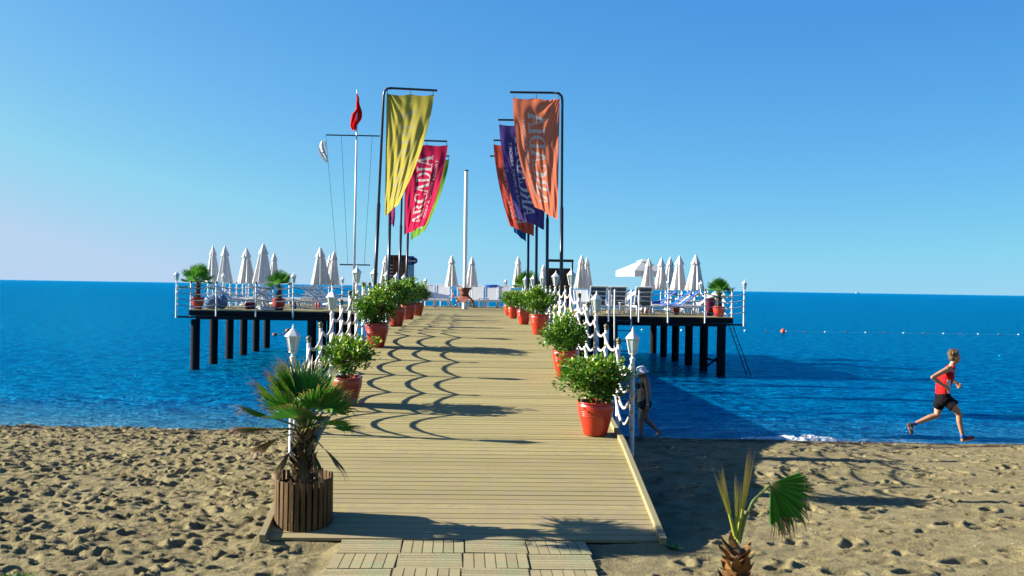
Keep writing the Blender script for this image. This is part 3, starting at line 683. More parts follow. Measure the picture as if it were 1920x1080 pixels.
def palm_trunk(h, r0, r1, seed, nf=60, lean=(0, 0)):
    r = random.Random(seed); t = MB(); K = 9
    P = lambda q: Vector((lean[0]*q, lean[1]*q, h*q))
    t.tube([P(i/(K-1)) for i in range(K)], [lerp(r0, r1, i/(K-1))*(1+.12*math.sin(i*2.4)) for i in range(K)], 12)
    f = MB()
    for i in range(nf):
        q = i/nf; a = i*2.4+r.uniform(-.3, .3); rr = lerp(r0, r1, q)*.95; c = P(q)
        o = Vector((math.cos(a), math.sin(a), 0)); s = Vector((-o.y, o.x, 0)); L = r.uniform(.05, .11)*(.7+h*.6); wd = L*.38
        up = r.uniform(.3, 1.3); p = c+o*rr; tip = p+o*L*.8+Vector((0, 0, L*up))
        m_ = p.lerp(tip, .55)+o*L*.12
        f.add([p-s*wd, p+s*wd, m_+s*wd*.7, m_-s*wd*.7, tip, p-s*wd*.5-o*.015, m_-o*.012], [(0, 1, 2, 3), (3, 2, 4), (5, 0, 3, 6), (6, 3, 4)])
    return t, f
def palm(name, label, cat, loc, trunk_h, r0, r1, leaves, pot=None, seed=1, group=None, z0=0, dead=6, nf=60, lean=(0, 0), Rl=.4, pet=.25, brown=.25):
    t = thing(name, label, cat, loc, 0, group)
    r = random.Random(seed); tr, fb = palm_trunk(trunk_h, r0, r1, seed, nf, lean)
    for m_, nm, mt in ((tr, 'trunk', palmt), (fb, 'leaf_stubs', fibrem)):
        o = m_.build(nm, mt, t, smooth=(nm == 'trunk')); o.location.z = z0
    top = Vector((lean[0], lean[1], z0+trunk_h))
    for i, L in enumerate(leaves):
        az, el, sc_ = L[:3]; kw = L[3] if len(L) > 3 else {}
        d = Vector((math.cos(R(az))*math.cos(R(el)), math.sin(R(az))*math.cos(R(el)), math.sin(R(el))))
        m = MB(); fan_leaf(m, top-Vector((0, 0, .03))+d*.02, d, Vector((0, 0, 1)) if abs(el) < 80 else Vector((0, -1, 0)), pet*sc_*kw.get('p', 1), Rl*sc_, seed=seed*50+i, brown=kw.get('b', brown), droop=kw.get('dr', .18), spread=kw.get('s', 150), c0=kw.get('c', GRN), split=kw.get('sp', .55))
        m.build('leaf', palmm, t, color=True)
    return t
# big palm in the round slatted planter
kP = 2.86; pc = at_y(569, 985, kP*KL)
def planter():
    x, y = -1.465, kP*KL; z = deck_z(y)
    t = thing('slatted_planter', 'round planter of upright dark wooden slats on the lower left corner of the boardwalk', 'planter', (x, y, z))
    n = 30; rad = .262; hgt = .43; r = random.Random(4); tilt = slope_at(y)
    for i in range(n):
        a = 2*math.pi*i/n; m = MB(); o = Vector((math.cos(a), math.sin(a), 0)); s = Vector((-o.y, o.x, 0))
        zz = math.sin(a)*rad*math.tan(tilt)
        m.obox(o*rad+Vector((0, 0, zz-.005)), o*(rad+r.uniform(-.004, .004))+s*r.uniform(-.004, .004)+Vector((0, 0, hgt+zz*.7+r.uniform(-.010, .010))), .0400, .017, up=o)
        m.build('slat', slatm, t, bevel=.002)
    m = MB(); m.lathe([(.225, .02), (.235, hgt-.06), (.225, hgt-.06), (.2, hgt-.10), (.001, hgt-.08)], 30); m.build('liner', slatd, t, smooth=True)
    h = MB(); h.lathe([(rad-.012, .10), (rad-.009, .10), (rad-.009, .14), (rad-.012, .14)], 30); h.build('hoop', slatd, t)
    return t
planter()
lv = [(110, 84, 1.0, {'dr': .0, 's': 110}), (140, 74, 1.12, {'dr': .0, 's': 90, 'b': .5}), (200, 72, 1.1, {'dr': .02, 's': 90, 'b': .6}), (60, 74, 1.08, {'dr': .0, 's': 90, 'b': .5}), (188, 56, 1.1, {'dr': .03, 's': 95, 'b': .7}), (-25, 52, 1.0, {'dr': .04, 's': 110}), (240, 44, 1.0, {'dr': .05}), (165, 66, 1.15, {'dr': .02, 'b': .5, 's': 105}), (215, 58, 1.05, {'dr': .04, 's': 120}), (15, 64, 1.05, {'dr': .02, 'b': .5, 's': 100}), (-60, 50, 1.0, {'dr': .05}), (-8, 34, .98, {'dr': .08, 's': 130}), (182, 44, 1.15, {'b': .75, 'dr': .04, 's': 100}),
      (192, 22, 1.12, {'b': .85, 'dr': .06, 's': 90}), (262, 30, 1.05, {'dr': .08, 'c': (.02, .10, .012)}), (310, 18, .95, {'dr': .10, 's': 140}), (176, 2, 1.15, {'b': 1.0, 'c': (.18, .12, .03), 'dr': .06, 's': 80}), (90, 50, 1.0), (40, 40, 1.0), (4, 8, .85, {'b': .55, 'dr': .14, 's': 100}),
      (205, -10, .9, {'b': 1, 'c': (.22, .11, .04), 'dr': .35, 's': 70}), (340, -34, .8, {'b': 1, 'c': (.24, .17, .09), 'dr': .5, 's': 30}), (230, -40, .75, {'b': 1, 'c': (.24, .17, .09), 'dr': .5, 's': 30}), (275, -50, .75, {'b': 1, 'c': (.26, .19, .10), 'dr': .5, 's': 26}), (305, -46, .7, {'b': 1, 'c': (.26, .19, .10), 'dr': .5, 's': 30})]
palm('fan_palm', 'bushy fan palm with brown leaf tips growing in the slatted planter', 'palm', (-1.49, kP*KL, deck_z(kP*KL)+.30), .57, .070, .055, lv, seed=3, Rl=.42, pet=.25, nf=170, brown=.40, lean=(.03, 0))

# young palm in front, rooted in the sand
def front_palm():
    Y = 2.0*KL; b = at_y(1380, 1225, Y); base = Vector((b.x, Y, .47)); W = lambda px, py, dy=0: at_y(px, py, Y+dy)-base
    t = thing('young_palm', 'young palm with yellow spears and one wide green fan in the front sand', 'palm', base)
    tr, fb = palm_trunk((W(1378, 1030)).z, .060, .048, 8, 120)
    tr.build('trunk', palmt, t, smooth=True); fb.build('leaf_stubs', mat('bright_fibre', (.30, .15, .05), .8, .1, island=.6), t)
    def spear(p0, p1, w, c, nm='spear', seed=0):
        m = MB(); r = random.Random(seed); p0 = Vector(p0); p1 = Vector(p1); ax = (p1-p0); x = ax.cross(Vector((0, 1, 0))).normalized()
        n = 9
        for i in range(n):
            q = (i-(n-1)/2)/((n-1)/2); e = p0+ax*r.uniform(.80, 1.0)+x*w*q*1.4+Vector((0, r.gauss(0, .012), 0)); s = p0+ax*.25+x*w*.35*q
            cc = mixc(c, YEL, r.random()*.5); tipc = mixc(BRN, (.4, .3, .12), r.random())
            hw = x*w*.22; md = s.lerp(e, .55)+Vector((0, -.006*(i % 2), 0))
            m.add([s-hw*.6, s+hw*.6, md+hw, md-hw, e], [(0, 1, 2, 3), (3, 2, 4)], 0, [cc, cc, mixc(cc, tipc, .45), mixc(cc, tipc, .45), tipc])
        m.tube([p0, p0+ax*.3], [.012, .010], 6, col=mixc(c, (.1, .16, .03), .5)); m.build(nm, palmm, t, color=True)
    spear(W(1384, 1015), W(1413, 815), .020, (.34, .30, .03), seed=1); spear(W(1378, 1005), W(1344, 868), .022, (.38, .36, .03), seed=2)
    spear(W(1380, 1010), W(1382, 878), .012, (.36, .38, .03), seed=3); spear(W(1383, 1012, .03), W(1397, 900, .03), .016, (.30, .32, .03), seed=4)
    m = MB(); hub = W(1444, 908, -.03)
    m.tube([W(1386, 1018), W(1396, 975), W(1412, 940), hub], [.014, .012, .010, .008], 8, col=(.13, .19, .04))
    d = (W(1530, 965, -.06)-hub).normalized(); x_up = Vector((0, -1, .15)); m2 = MB()
    fan_leaf(m2, hub-d*.02, d, x_up, .02, .33, nseg=34, spread=118, droop=.10, brown=.35, split=.74, fold=.10, seed=77, c0=(.035, .17, .012), frill=.35)
    m.v_off = 0; n0 = len(m.v); m.v += m2.v; m.f += [tuple(i+n0 for i in f) for f in m2.f]; m.mi += m2.mi; m.col += m2.col
    r = random.Random(5)
    for i in range(46):           # dry threads hanging from the fan's edge
        a = r.uniform(-1.0, 1.0); xx = d.cross(x_up).normalized(); p = hub + (d*math.cos(a)+xx*math.sin(a))*.27*r.uniform(.85, 1.05); 
        if p.z > hub.z+.02 and r.random() < .6: continue
        L = r.uniform(.05, .15); w_ = Vector((.0022, 0, 0)); q = p+Vector((r.gauss(.01, .02), r.gauss(0, .01), -L)); cc = mixc(BRN, (.36, .26, .14), r.random())
        m.add([p-w_, p+w_, q], [(0, 1, 2)], 0, cc)
    for i in range(40):
        p = hub.lerp(W(1462, 960), r.random()); w_ = Vector((.003, 0, 0)); q = W(1478+r.uniform(-18, 10), 1000+r.uniform(-30, 22)); cc = mixc(BRN, (.30, .20, .10), r.random())
        m.add([p-w_, p+w_, p.lerp(q, .6)+w_*.7+Vector((.012, 0, 0)), q], [(0, 1, 2), (0, 2, 3)], 0, cc)
    m.build('fan_leaf', palmm, t, color=True)
front_palm()
# potted palms on the platform
def potted_palm(label, x, y, pot_r, pot_h, th, Rl, seed, n=16, pm=potL):
    t = thing('palm_pot', 'round ' + label, 'flower pot', (x, y, ZP+.002), 0, 'palm pots on the platform'); m = MB()
    m.lathe([(pot_r*.6, 0), (pot_r*.85, pot_h*.4), (pot_r, pot_h*.8), (pot_r*.94, pot_h*.93), (pot_r*1.05, pot_h*.96), (pot_r*1.03, pot_h), (pot_r*.88, pot_h), (pot_r*.84, pot_h*.85)], 28); m.build('pot', pm, t, smooth=True)
    s = MB(); s.lathe([(pot_r*.86, pot_h*.86), (.001, pot_h*.9)], 20); s.build('soil', soilm, t)
    r = random.Random(seed); L = []
    for i in range(n):
        el = [82, 68, 58, 48, 36, 24, 12, -6][i*8//n]; L.append((i*137.5+r.uniform(-20, 20), el+r.uniform(-8, 8), r.uniform(.85, 1.1), {'b': .12 if el > 0 else .5, 'dr': .08}))
    return L
def pp(label_pot, label, x, y, pr, ph, th, Rl, seed, pm=potL, n=16, pet=.3):
    L = potted_palm(label_pot, x, y, pr, ph, th, Rl, seed, n, pm)
    return palm('fan_palm', label, 'palm', (x, y, ZP+ph*.85), th, .085, .06, L, seed=seed, group='potted palms on the platform', nf=50, Rl=Rl, pet=pet)
pp('dark red pot under the palm at the far left corner of the platform', 'fan palm in a red pot at the left front corner of the platform', -8.78, PY0+.55, .22, .40, .50, .44, 11, n=22, pet=.30)
pp('dark red pot under the palm in the middle of the left platform front', 'fan palm in a red pot in the middle of the left platform front', -6.14, PY0+.75, .22, .38, .46, .40, 12, n=18, pet=.24)
pp('orange pot under the palm at the right corner of the platform', 'fan palm in an orange pot at the right front corner of the platform', 8.60, PY0+.65, .21, .35, .50, .38, 13, potR, n=20, pet=.22)
pp('pot hidden behind the right bushes at the end of the boardwalk', 'fan palm rising behind the farthest right hand bushes of the boardwalk', 2.15, PY0+1.6, .22, .4, .52, .44, 14, potR, n=20, pet=.28)
def lone_pot(label, x, y, r_, h_, pm):
    m = MB(); m.lathe([(r_*.6, 0), (r_*.85, h_*.4), (r_, h_*.8), (r_*.94, h_*.93), (r_*1.05, h_*.96), (r_*1.03, h_), (r_*.88, h_), (r_*.84, h_*.7), (.001, h_*.7)], 24)
    o = m.build('clay_pot', pm, None, smooth=True); o.location = (x, y, ZP+.002); tag(o, label, 'flower pot')
p = at_y(1268, 590, PY0+3.2); lone_pot('small orange pot under the sun loungers on the right', p.x, p.y, .13, .26, potR)
p = at_y(551, 578, PY0+3.4); lone_pot('small dark red pot behind the middle left palm pot', p.x, p.y, .14, .30, potL)
p = at_y(1380, 590, PY0+2.2); lone_pot('tall dark jar behind the palm at the right corner', 8.55, PY0+1.9, .17, .62, maroon)
# grass tuft in the lower left corner
def tuft(loc, seed, n=60, h=.16, label='', w=.16):
    m = MB(); r = random.Random(seed)
    for i in range(n):
        a = r.uniform(0, 6.28); q = r.random()*w; p = Vector((math.cos(a)*q, math.sin(a)*q*.6, 0)); t_ = p+Vector((r.gauss(0, .06), r.gauss(0, .06), h*r.uniform(.5, 1.1))); s = Vector((math.cos(a*3), math.sin(a*3), 0))*.008
        mm = p.lerp(t_, .5)+Vector((0, 0, .02)); m.add([p-s, p+s, mm+s*.8, mm-s*.8, t_], [(0, 1, 2, 3), (3, 2, 4)])
    o = m.build('low_plant', leafm, None); o.location = loc; tag(o, label, 'plant')
b = at_y(22, 1090, 9.3); tuft((b.x, 9.3, .50), 2, 130, .11, 'low green plant at the lower left corner of the sand', .22)
b = at_y(1232, 1015, 2.78*KL); tuft((1.93, 2.74*KL, .50), 3, 30, .04, 'tiny green weed at the right foot of the ramp', .06)

# ------------------------------------------------------------------ duckboard tiles
def make_tile():
    t = thing('deck_tile', 'x', 'deck tile'); S = .545; r = random.Random(1)
    m = MB(); n = 6; w_ = S/n
    for i in range(n): m.box(-S/2+i*w_+.004, -S/2+(i+1)*w_-.004, -S/2+.004, S/2-.004, .0, .022)
    m.build('slats', tilem, t)
    m = MB()
    for y in (-.2, 0, .2): m.box(-S/2+.006, S/2-.006, y-.025, y+.025, -.030, -.0015)
    m.build('batten', tilem, t); return t
tile0 = make_tile(); used = False; TY = 2.70*KL
COLN = ['left', 'inner left', 'inner right', 'right']
for j in range(3):
    for i in range(4):
        x = -.79+i*.553 - .015*j; y = 2.76*KL-.285-j*.553; rz = (math.pi/2 if (i+j) % 2 == 0 else 0)+random.Random(i*5+j).uniform(-.02, .02)
        lb = f'square wooden duckboard tile with slats {"across" if (i+j)%2==0 else "lengthwise"}, {ORD[j+1]} row from the ramp, {COLN[i]} column'
        if not used: o = tile0; used = True; o['label'] = lb; o['group'] = 'duckboard tiles at the foot of the ramp'; o.location = (x, y, .531); o.rotation_euler = (0, 0, rz)
        else: copy_tree(tile0, (x, y, .529+.004*((i*7+j*3) % 3)), rz, lb, 'duckboard tiles at the foot of the ramp').rotation_euler = (random.Random(i+j*9).uniform(-.015, .015), random.Random(i*3+j).uniform(-.015, .015), rz)

# ------------------------------------------------------------------ flags and poles
def arc_ring(cx, cy, ro, rio, ri, rii, off, a0, a1, n=18):
    out = []
    for i in range(n):
        q = []
        for a in (lerp(a0, a1, i/n), lerp(a0, a1, (i+1)/n)):
            a = R(a); q.append(((cx+math.cos(a)*ro, cy+math.sin(a)*rio), (cx+off+math.cos(a)*ri, cy+math.sin(a)*rii)))
        out.append([q[0][0], q[1][0], q[1][1], q[0][1]])
    return out
def bar(x0, y0, x1, y1): return [(x0, y0), (x1, y0), (x1, y1), (x0, y1)]
GL = {
 'A': (.86, [[(.06, 0), (.14, 0), (.46, 1), (.36, 1)], [(.36, 1), (.54, 1), (.86, 0), (.62, 0)], bar(.2, .30, .72, .37), bar(-.04, 0, .24, .06), bar(.52, 0, .94, .06)]),
 'I': (.36, [bar(.08, 0, .28, 1), bar(-.02, 0, .38, .06), bar(-.02, .94, .38, 1)]),
 'D': (.86, [bar(.08, 0, .28, 1), bar(-.02, 0, .36, .06), bar(-.02, .94, .36, 1)] + arc_ring(.34, .5, .50, .5, .30, .44, 0, -90, 90)),
 'R': (.86, [bar(.08, 0, .28, 1), bar(-.02, 0, .38, .06), bar(-.02, .94, .36, 1), [(.42, .5), (.60, .5), (.92, 0), (.68, 0)], bar(.62, 0, .96, .06)] + arc_ring(.36, .74, .40, .26, .20, .20, 0, -90, 90)),
 'C': (.80, arc_ring(.48, .5, .48, .52, .28, .46, .06, 48, 312, 26) + [bar(.74, .64, .80, .98), bar(.74, .02, .80, .30)]),
}
def word(txt, gap=.06):
    polys = []; x = 0
    for ch in txt:
        w_, ps = GL[ch]; polys += [[(px+x, py) for px, py in p] for p in ps]; x += w_+gap
    return polys, x-gap
def font_polys(txt):
    c = bpy.data.curves.new('t', 'FONT'); c.body = txt; c.size = 1; o = bpy.data.objects.new('t', c); COL.objects.link(o)
    dg = bpy.context.evaluated_depsgraph_get(); me = o.evaluated_get(dg).to_mesh()
    vs = [(v.co.x, v.co.y) for v in me.vertices]; ps = [[vs[i] for i in p.vertices] for p in me.polygons]
    wd = max(v[0] for v in vs); o.evaluated_get(dg).to_mesh_clear(); bpy.data.objects.remove(o); bpy.data.curves.remove(c)
    return ps, wd
AR, ARW = word('ARCADIA'); GS, GSW = font_polys('GOLF & SPORT RESORT')
def flag_mat(nm, c, ink=(.50, .47, .42), amt=.95):
    m = mat(nm, c, .8, .08, noise=.10, nscale=3); t = m.node_tree; b = t.nodes['Principled BSDF']; N = t.nodes.new; L = t.links.new
    src = b.inputs['Base Color'].links[0].from_socket; a = N('ShaderNodeAttribute'); a.attribute_name = 'print'
    f = N('ShaderNodeMath'); f.operation = 'MULTIPLY'; f.inputs[1].default_value = amt; L(a.outputs['Fac'], f.inputs[0])
    mx = N('ShaderNodeMix'); mx.data_type = 'RGBA'; L(f.outputs[0], mx.inputs[0]); L(src, mx.inputs[6]); mx.inputs[7].default_value = (*ink, 1); L(mx.outputs[2], b.inputs['Base Color'])
    tr = N('ShaderNodeBsdfTranslucent'); L(mx.outputs[2], tr.inputs[0]); ms = N('ShaderNodeMixShader'); ms.inputs[0].default_value = .5
    L(b.outputs[0], ms.inputs[1]); L(tr.outputs[0], ms.inputs[2]); L(ms.outputs[0], t.nodes['Material Output'].inputs[0])
    return m
letm = mat('crescent_white', (.62, .60, .52), .8, .1, transl=.4)
def make_flag(label, pole_xyz, ang, mtl, mir, seed, W=1.0, H=2.5, shrink=.82, blow=.70, power=1.35, text=True, swing=0):
    t = thing('flag', label, 'flag', pole_xyz, ang, 'tall banner flags along the boardwalk'); r = random.Random(seed); ph = [r.uniform(0, 6.28) for _ in range(6)]; S = mir
    def F(u, v):
        xw = u*(1-shrink*v**power) + .10*v*(1-v)*math.sin(3.1*u)*.5
        fold = .030*math.sin(6.28*(2.1*u+.9*v)+ph[0])*(.25+v)*u**.5 + .020*math.sin(6.28*(4.3*u-1.4*v)+ph[1])*(.2+v) + .010*math.sin(6.28*(8*u+2.2*v)+ph[2])*v
        # creases fan out of the upper corner and the foot
        fold += .022*math.exp(-((u-.98*(1-v))/.10)**2)*math.sin(3.14*min(1, v*1.2)) + .014*math.sin(22*math.atan2(u+.02, v+.06)+ph[3])*math.exp(-v*2.2)
        x = S*(W*xw + swing*v*v) ; y = W*blow*u*v**1.1 + fold
        z = -H*v*(1-.13*u*v) - .03*math.sin(3.14*((u*2) % 1))*(1-v)**6 + .012*math.sin(6.28*1.7*u+ph[4])*v
        return Vector((x, y, z))
    nu, nv = (170, 430) if text else (40, 90); m = MB(); m.add([F(i/nu, j/nv) for j in range(nv+1) for i in range(nu+1)], [(j*(nu+1)+i, j*(nu+1)+i+1, (j+1)*(nu+1)+i+1, (j+1)*(nu+1)+i) for j in range(nv) for i in range(nu)])
    ob = m.build('cloth', mtl, t, smooth=True); mask = np.zeros((nv+1, nu+1), np.float32)
    if text:
        for polys, wd, u0, hgt, v1, v0 in ((AR, ARW, .68, .38, .92, .12), (GS, GSW, .82, .10, .88, .16)):
            sc_ = (v1-v0)/wd
            for p in polys:
                U = [u0-q[1]*hgt for q in p]; V_ = [v1-q[0]*sc_ for q in p]
                i0, i1 = max(0, int(min(U)*nu)-1), min(nu, int(max(U)*nu)+2); j0, j1 = max(0, int(min(V_)*nv)-1), min(nv, int(max(V_)*nv)+2)
                if i1 < i0 or j1 < j0: continue
                gu, gv = np.meshgrid(np.arange(i0, i1+1)/nu, np.arange(j0, j1+1)/nv); ins = np.zeros(gu.shape, bool); n = len(p)
                for a_ in range(n):
                    x1, y1, x2, y2 = U[a_], V_[a_], U[(a_+1) % n], V_[(a_+1) % n]
                    if y1 == y2: continue
                    ins ^= ((y1 > gv) != (y2 > gv)) & (gu < (x2-x1)*(gv-y1)/(y2-y1)+x1)
                mask[j0:j1+1, i0:i1+1] = np.maximum(mask[j0:j1+1, i0:i1+1], ins)
    at = ob.data.attributes.new('print', 'FLOAT', 'POINT'); at.data.foreach_set('value', mask.ravel())
    m = MB()
    for u in (.02, .5, .98): p = F(u, 0); m.tube([p+Vector((0, 0, -.01)), p+Vector((S*.0, 0, .075))], .006, 5)
    m.build('hooks', greym, t); return t
def make_pole(label, x, y, zb, top, ang, mir, arm=1.10, lean=0):
    t = thing('flag_pole', label, 'flag pole', (x, y, zb), 0, 'flag poles along the boardwalk'); S = mir; H = top-zb
    t.rotation_euler = (0, lean*mir, ang)
    m = MB(); m.tube([(0, 0, .0), (0, 0, H*.52)], .037, 14); m.tube([(0, 0, H*.52), (0, 0, H-.16), (S*.015, 0, H-.07), (S*.07, 0, H-.012), (S*.16, 0, H)], .026, 12); m.build('pole', greym, t, smooth=True)
    m = MB(); m.tube([(S*.16, 0, H), (S*arm, 0, H)], .024, 12); m.build('arm', greym, t, auto=40)
    m = MB(); m.lathe([(.052, -.25), (.052, .62), (.044, .64)], 14); m.build('pole_sleeve', postw, t, auto=40); return t
FD = [  # side, k, colour, words, extra
 (-1, 6.20, 'yellow', (.46, .38, .07), dict(text=True, shrink=.74), 0), (-1, 7.30, 'magenta', (.30, .03, .15), dict(text=False, shrink=.80, blow=.3), 1.15),
 (-1, 8.40, 'crimson', (.52, .022, .075), dict(shrink=.52, blow=.62, W=1.16), 0), (-1, 9.35, 'green', (.15, .30, .04), dict(text=True, shrink=.66, W=1.14), 0),
 (1, 6.24, 'orange', (.70, .19, .10), dict(shrink=.55, blow=.8, power=1.7, swing=0), 0), (1, 7.28, 'purple', (.08, .05, .20), dict(shrink=.45, blow=.7, W=1.12, swing=0), 0),
 (1, 8.30, 'orange red', (.60, .075, .045), dict(shrink=.45, blow=.7, W=1.14, swing=0), 0), (1, 9.30, 'blue', (.02, .09, .26), dict(text=True, shrink=.35, W=.55), 0)]
FN = {-1: 0, 1: 0}
for side, k, cn, c, kw, turn in FD:
    FN[side] += 1; n = ORD[FN[side]]; Y = k*KL; x = rl(Y, side)+side*.02+(.12 if side < 0 else 0); top = 2.85+4.02
    lean = {(-1, 6.20): .030, (1, 6.24): .010}.get((side, k), .014 if side < 0 else .008)
    ang = turn if side < 0 else -turn
    make_pole(f'dark grey steel flag pole, {n} from the beach on the {side_name(side)} of the boardwalk', x, Y, deck_z(Y), top, ang, -side, arm=1.08 if k < 6.3 else 1.20, lean=lean)
    arm = 1.08 if k < 6.3 else 1.20; W = kw.pop('W', 1.0); H = 4.9
    dx = -side*lean*(top-deck_z(Y))
    fl = make_flag({'yellow': 'yellow banner flag with faded lettering, nearest on the left', 'magenta': 'small magenta banner flag mostly hidden behind the yellow one', 'crimson': 'crimson banner flag with white lettering behind the yellow one',
                    'green': 'green banner flag peeping out behind the crimson one', 'orange': 'orange banner flag with pale lettering, nearest on the right', 'purple': 'purple banner flag partly behind the orange one',
                    'orange red': 'orange red banner flag behind the purple one', 'blue': 'blue torn banner flag farthest back on the right'}[cn],
              (x+dx-side*.055, Y, top-.12), ang, flag_mat('flag_'+cn.replace(' ', '_'), c, (.30, .27, .13) if cn == 'yellow' else (.42, .40, .37), .8 if cn == 'yellow' else .85), -side, int(k*10)+side, W=W*(.96 if k < 6.3 else 1.0), **kw)

# signal mast on the left part of the platform
def signal_mast():
    Y = 10.25*KL; b = at_y(663, 580, Y); t = thing('signal_mast', 'slim white signal mast with crossbar and stays on the left of the boardwalk', 'mast', (b.x, Y, ZP))
    W = lambda px, py: at_y(px, py, Y)-Vector((b.x, Y, ZP))
    tp = W(670, 171); m = MB(); m.tube([(0, 0, 0), tp*.5, tp], [.045, .036, .022], 12); m.build('mast', postw, t, smooth=True)
    m = MB(); m.ball(tp+Vector((0, 0, .02)), .035, 10); m.build('finial', white, t, smooth=True)
    a, c = W(611, 253), W(712, 255); m = MB(); m.tube([a, c], .022, 8); m.build('yard', greym, t)
    a2, c2 = W(637, 496), W(694, 497); m = MB(); m.tube([a2, c2], .022, 8); m.build('lower_spreader', greym, t)
    for p, q in ((W(611, 254), W(634, 520)), (W(640, 254), W(652, 496)), (W(698, 255), W(683, 496))):
        m = MB(); m.tube([p, q], .006, 5); m.build('halyard', greym, t)
    # limp red flag at the top
    o = W(669, 176)+Vector((b.x, Y, ZP)); f = thing('national_flag', 'limp red flag with white crescent hanging at the top of the white mast', 'flag', o); m = MB(); nu, nv = 20, 24
    sm = lambda x, a_, b_: max(0, min(1, (x-a_)/(b_-a_)))**2*(3-2*max(0, min(1, (x-a_)/(b_-a_))))
    def F(u, v):
        xl = -.015-.17*sm(v, .42, .62)+.07*sm(v, .85, 1.0); xr = .02+.06*sm(v, 0, .15)+.10*sm(v, .15, .55)-.17*sm(v, .72, 1.0)
        x = xl+(xr-xl)*u+.012*math.sin(v*13); y = -.05+.06*math.sin(u*11+v*4)*(.3+v)
        return Vector((x, y, -1.18*v-.10*sm(v, .6, 1)*(1-u)+.05*math.sin(u*8)*v))
    m.add([F(i/nu, j/nv) for j in range(nv+1) for i in range(nu+1)], [(j*(nu+1)+i, j*(nu+1)+i+1, (j+1)*(nu+1)+i+1, (j+1)*(nu+1)+i) for j in range(nv) for i in range(nu)])
    m.build('cloth', mat('flag_red', (.62, .008, .010), .7, .1, transl=.4), f, smooth=True)
    cr = MB()
    for q in arc_ring(0, 0, 1, 1, .78, .78, .28, 60, 300, 14):
        cr.add([F(.50+.10*x, .60+.035*y)+Vector((0, -.012, 0)) for x, y in q], [(0, 1, 2, 3)])
    cr.build('crescent', letm, f)
    o = W(610, 262)+Vector((b.x, Y, ZP)); f = thing('house_flag', 'small white pennant with blue marks at the left end of the mast crossbar', 'flag', o); m = MB()
    def G(u, v):
        w_ = .27*math.sin(3.1*min(1, .12+v*.92))**.7 if v < .98 else .02
        return Vector((-w_*u+.10*v, .05*math.sin(u*7+v*4)*(.3+v), -.80*v-.05*u*(1-v)))
    m.add([G(i/nu, j/nv) for j in range(nv+1) for i in range(nu+1)], [(j*(nu+1)+i, j*(nu+1)+i+1, (j+1)*(nu+1)+i+1, (j+1)*(nu+1)+i) for j in range(nv) for i in range(nu)])
    m.build('cloth', canvas, f, smooth=True); e = MB()
    for v0, v1, u0, u1 in ((.36, .42, .3, .7), (.48, .56, .25, .4), (.50, .56, .5, .8), (.62, .66, .3, .75)): e.add([G(u, v)+Vector((0, -.01, 0)) for u, v in ((u0, v0), (u1, v0), (u1, v1), (u0, v1))], [(0, 1, 2, 3)])
    e.build('blue_marks', blueg, f)
signal_mast()
def white_mast():
    Y = 11.9*KL; b = at_y(871, 579.5, Y); t = thing('white_mast', 'tall thick white pole standing in the middle of the platform', 'mast', (b.x, Y, ZP)); tp = at_y(874.5, 321, Y)-Vector((b.x, Y, ZP))
    m = MB(); m.lathe([(.10, .012), (.10, .75), (.085, .78)], 20); m.build('lower_sleeve', white, t, auto=40)
    m = MB(); m.tube([(0, 0, .78), tp], .074, 20); m.build('pole', white, t, auto=40)
    m = MB(); m.tube([tp, tp+Vector((0, 0, .05))], .082, 16); m.build('end_cap', greym, t, auto=40)
    m = MB(); m.lathe([(.21, 0), (.21, .010), (.12, .014)], 24); m.build('base_plate', greym, t, auto=40)
    c = thing('leather_wrap', 'brown flared bowl and hanging cloth strapped round the thick white pole', 'wrap', (b.x, Y, ZP+.30))
    m = MB(); m.lathe([(.17, .22), (.155, .34), (.19, .44), (.27, .55), (.255, .55), (.17, .43), (.13, .34), (.13, .24)], 24); m.build('bowl', brownc, c, smooth=True)
    m = MB(); n = 30; vs = []
    for j in range(7):
        for i in range(n):
            a = 2*math.pi*i/n; dr = .17+.20*(j/6)**.8*(1+.35*math.cos(a-.2)); L = (.16+.10*math.sin(a*3+1)+.20*max(0, math.cos(a-.1))**3)*(j/6)
            vs.append((math.cos(a)*dr*(1+.10*math.sin(a*7)*(j/6)), math.sin(a)*dr*.8, .235-L-.03*(j/6)))
    m.add(vs, [(j*n+i, j*n+(i+1) % n, (j+1)*n+(i+1) % n, (j+1)*n+i) for j in range(6) for i in range(n)]); m.build('hanging_cloth', mat('cloth_rust', (.22, .06, .035), .6, .3, noise=.4), c, smooth=True)
white_mast()

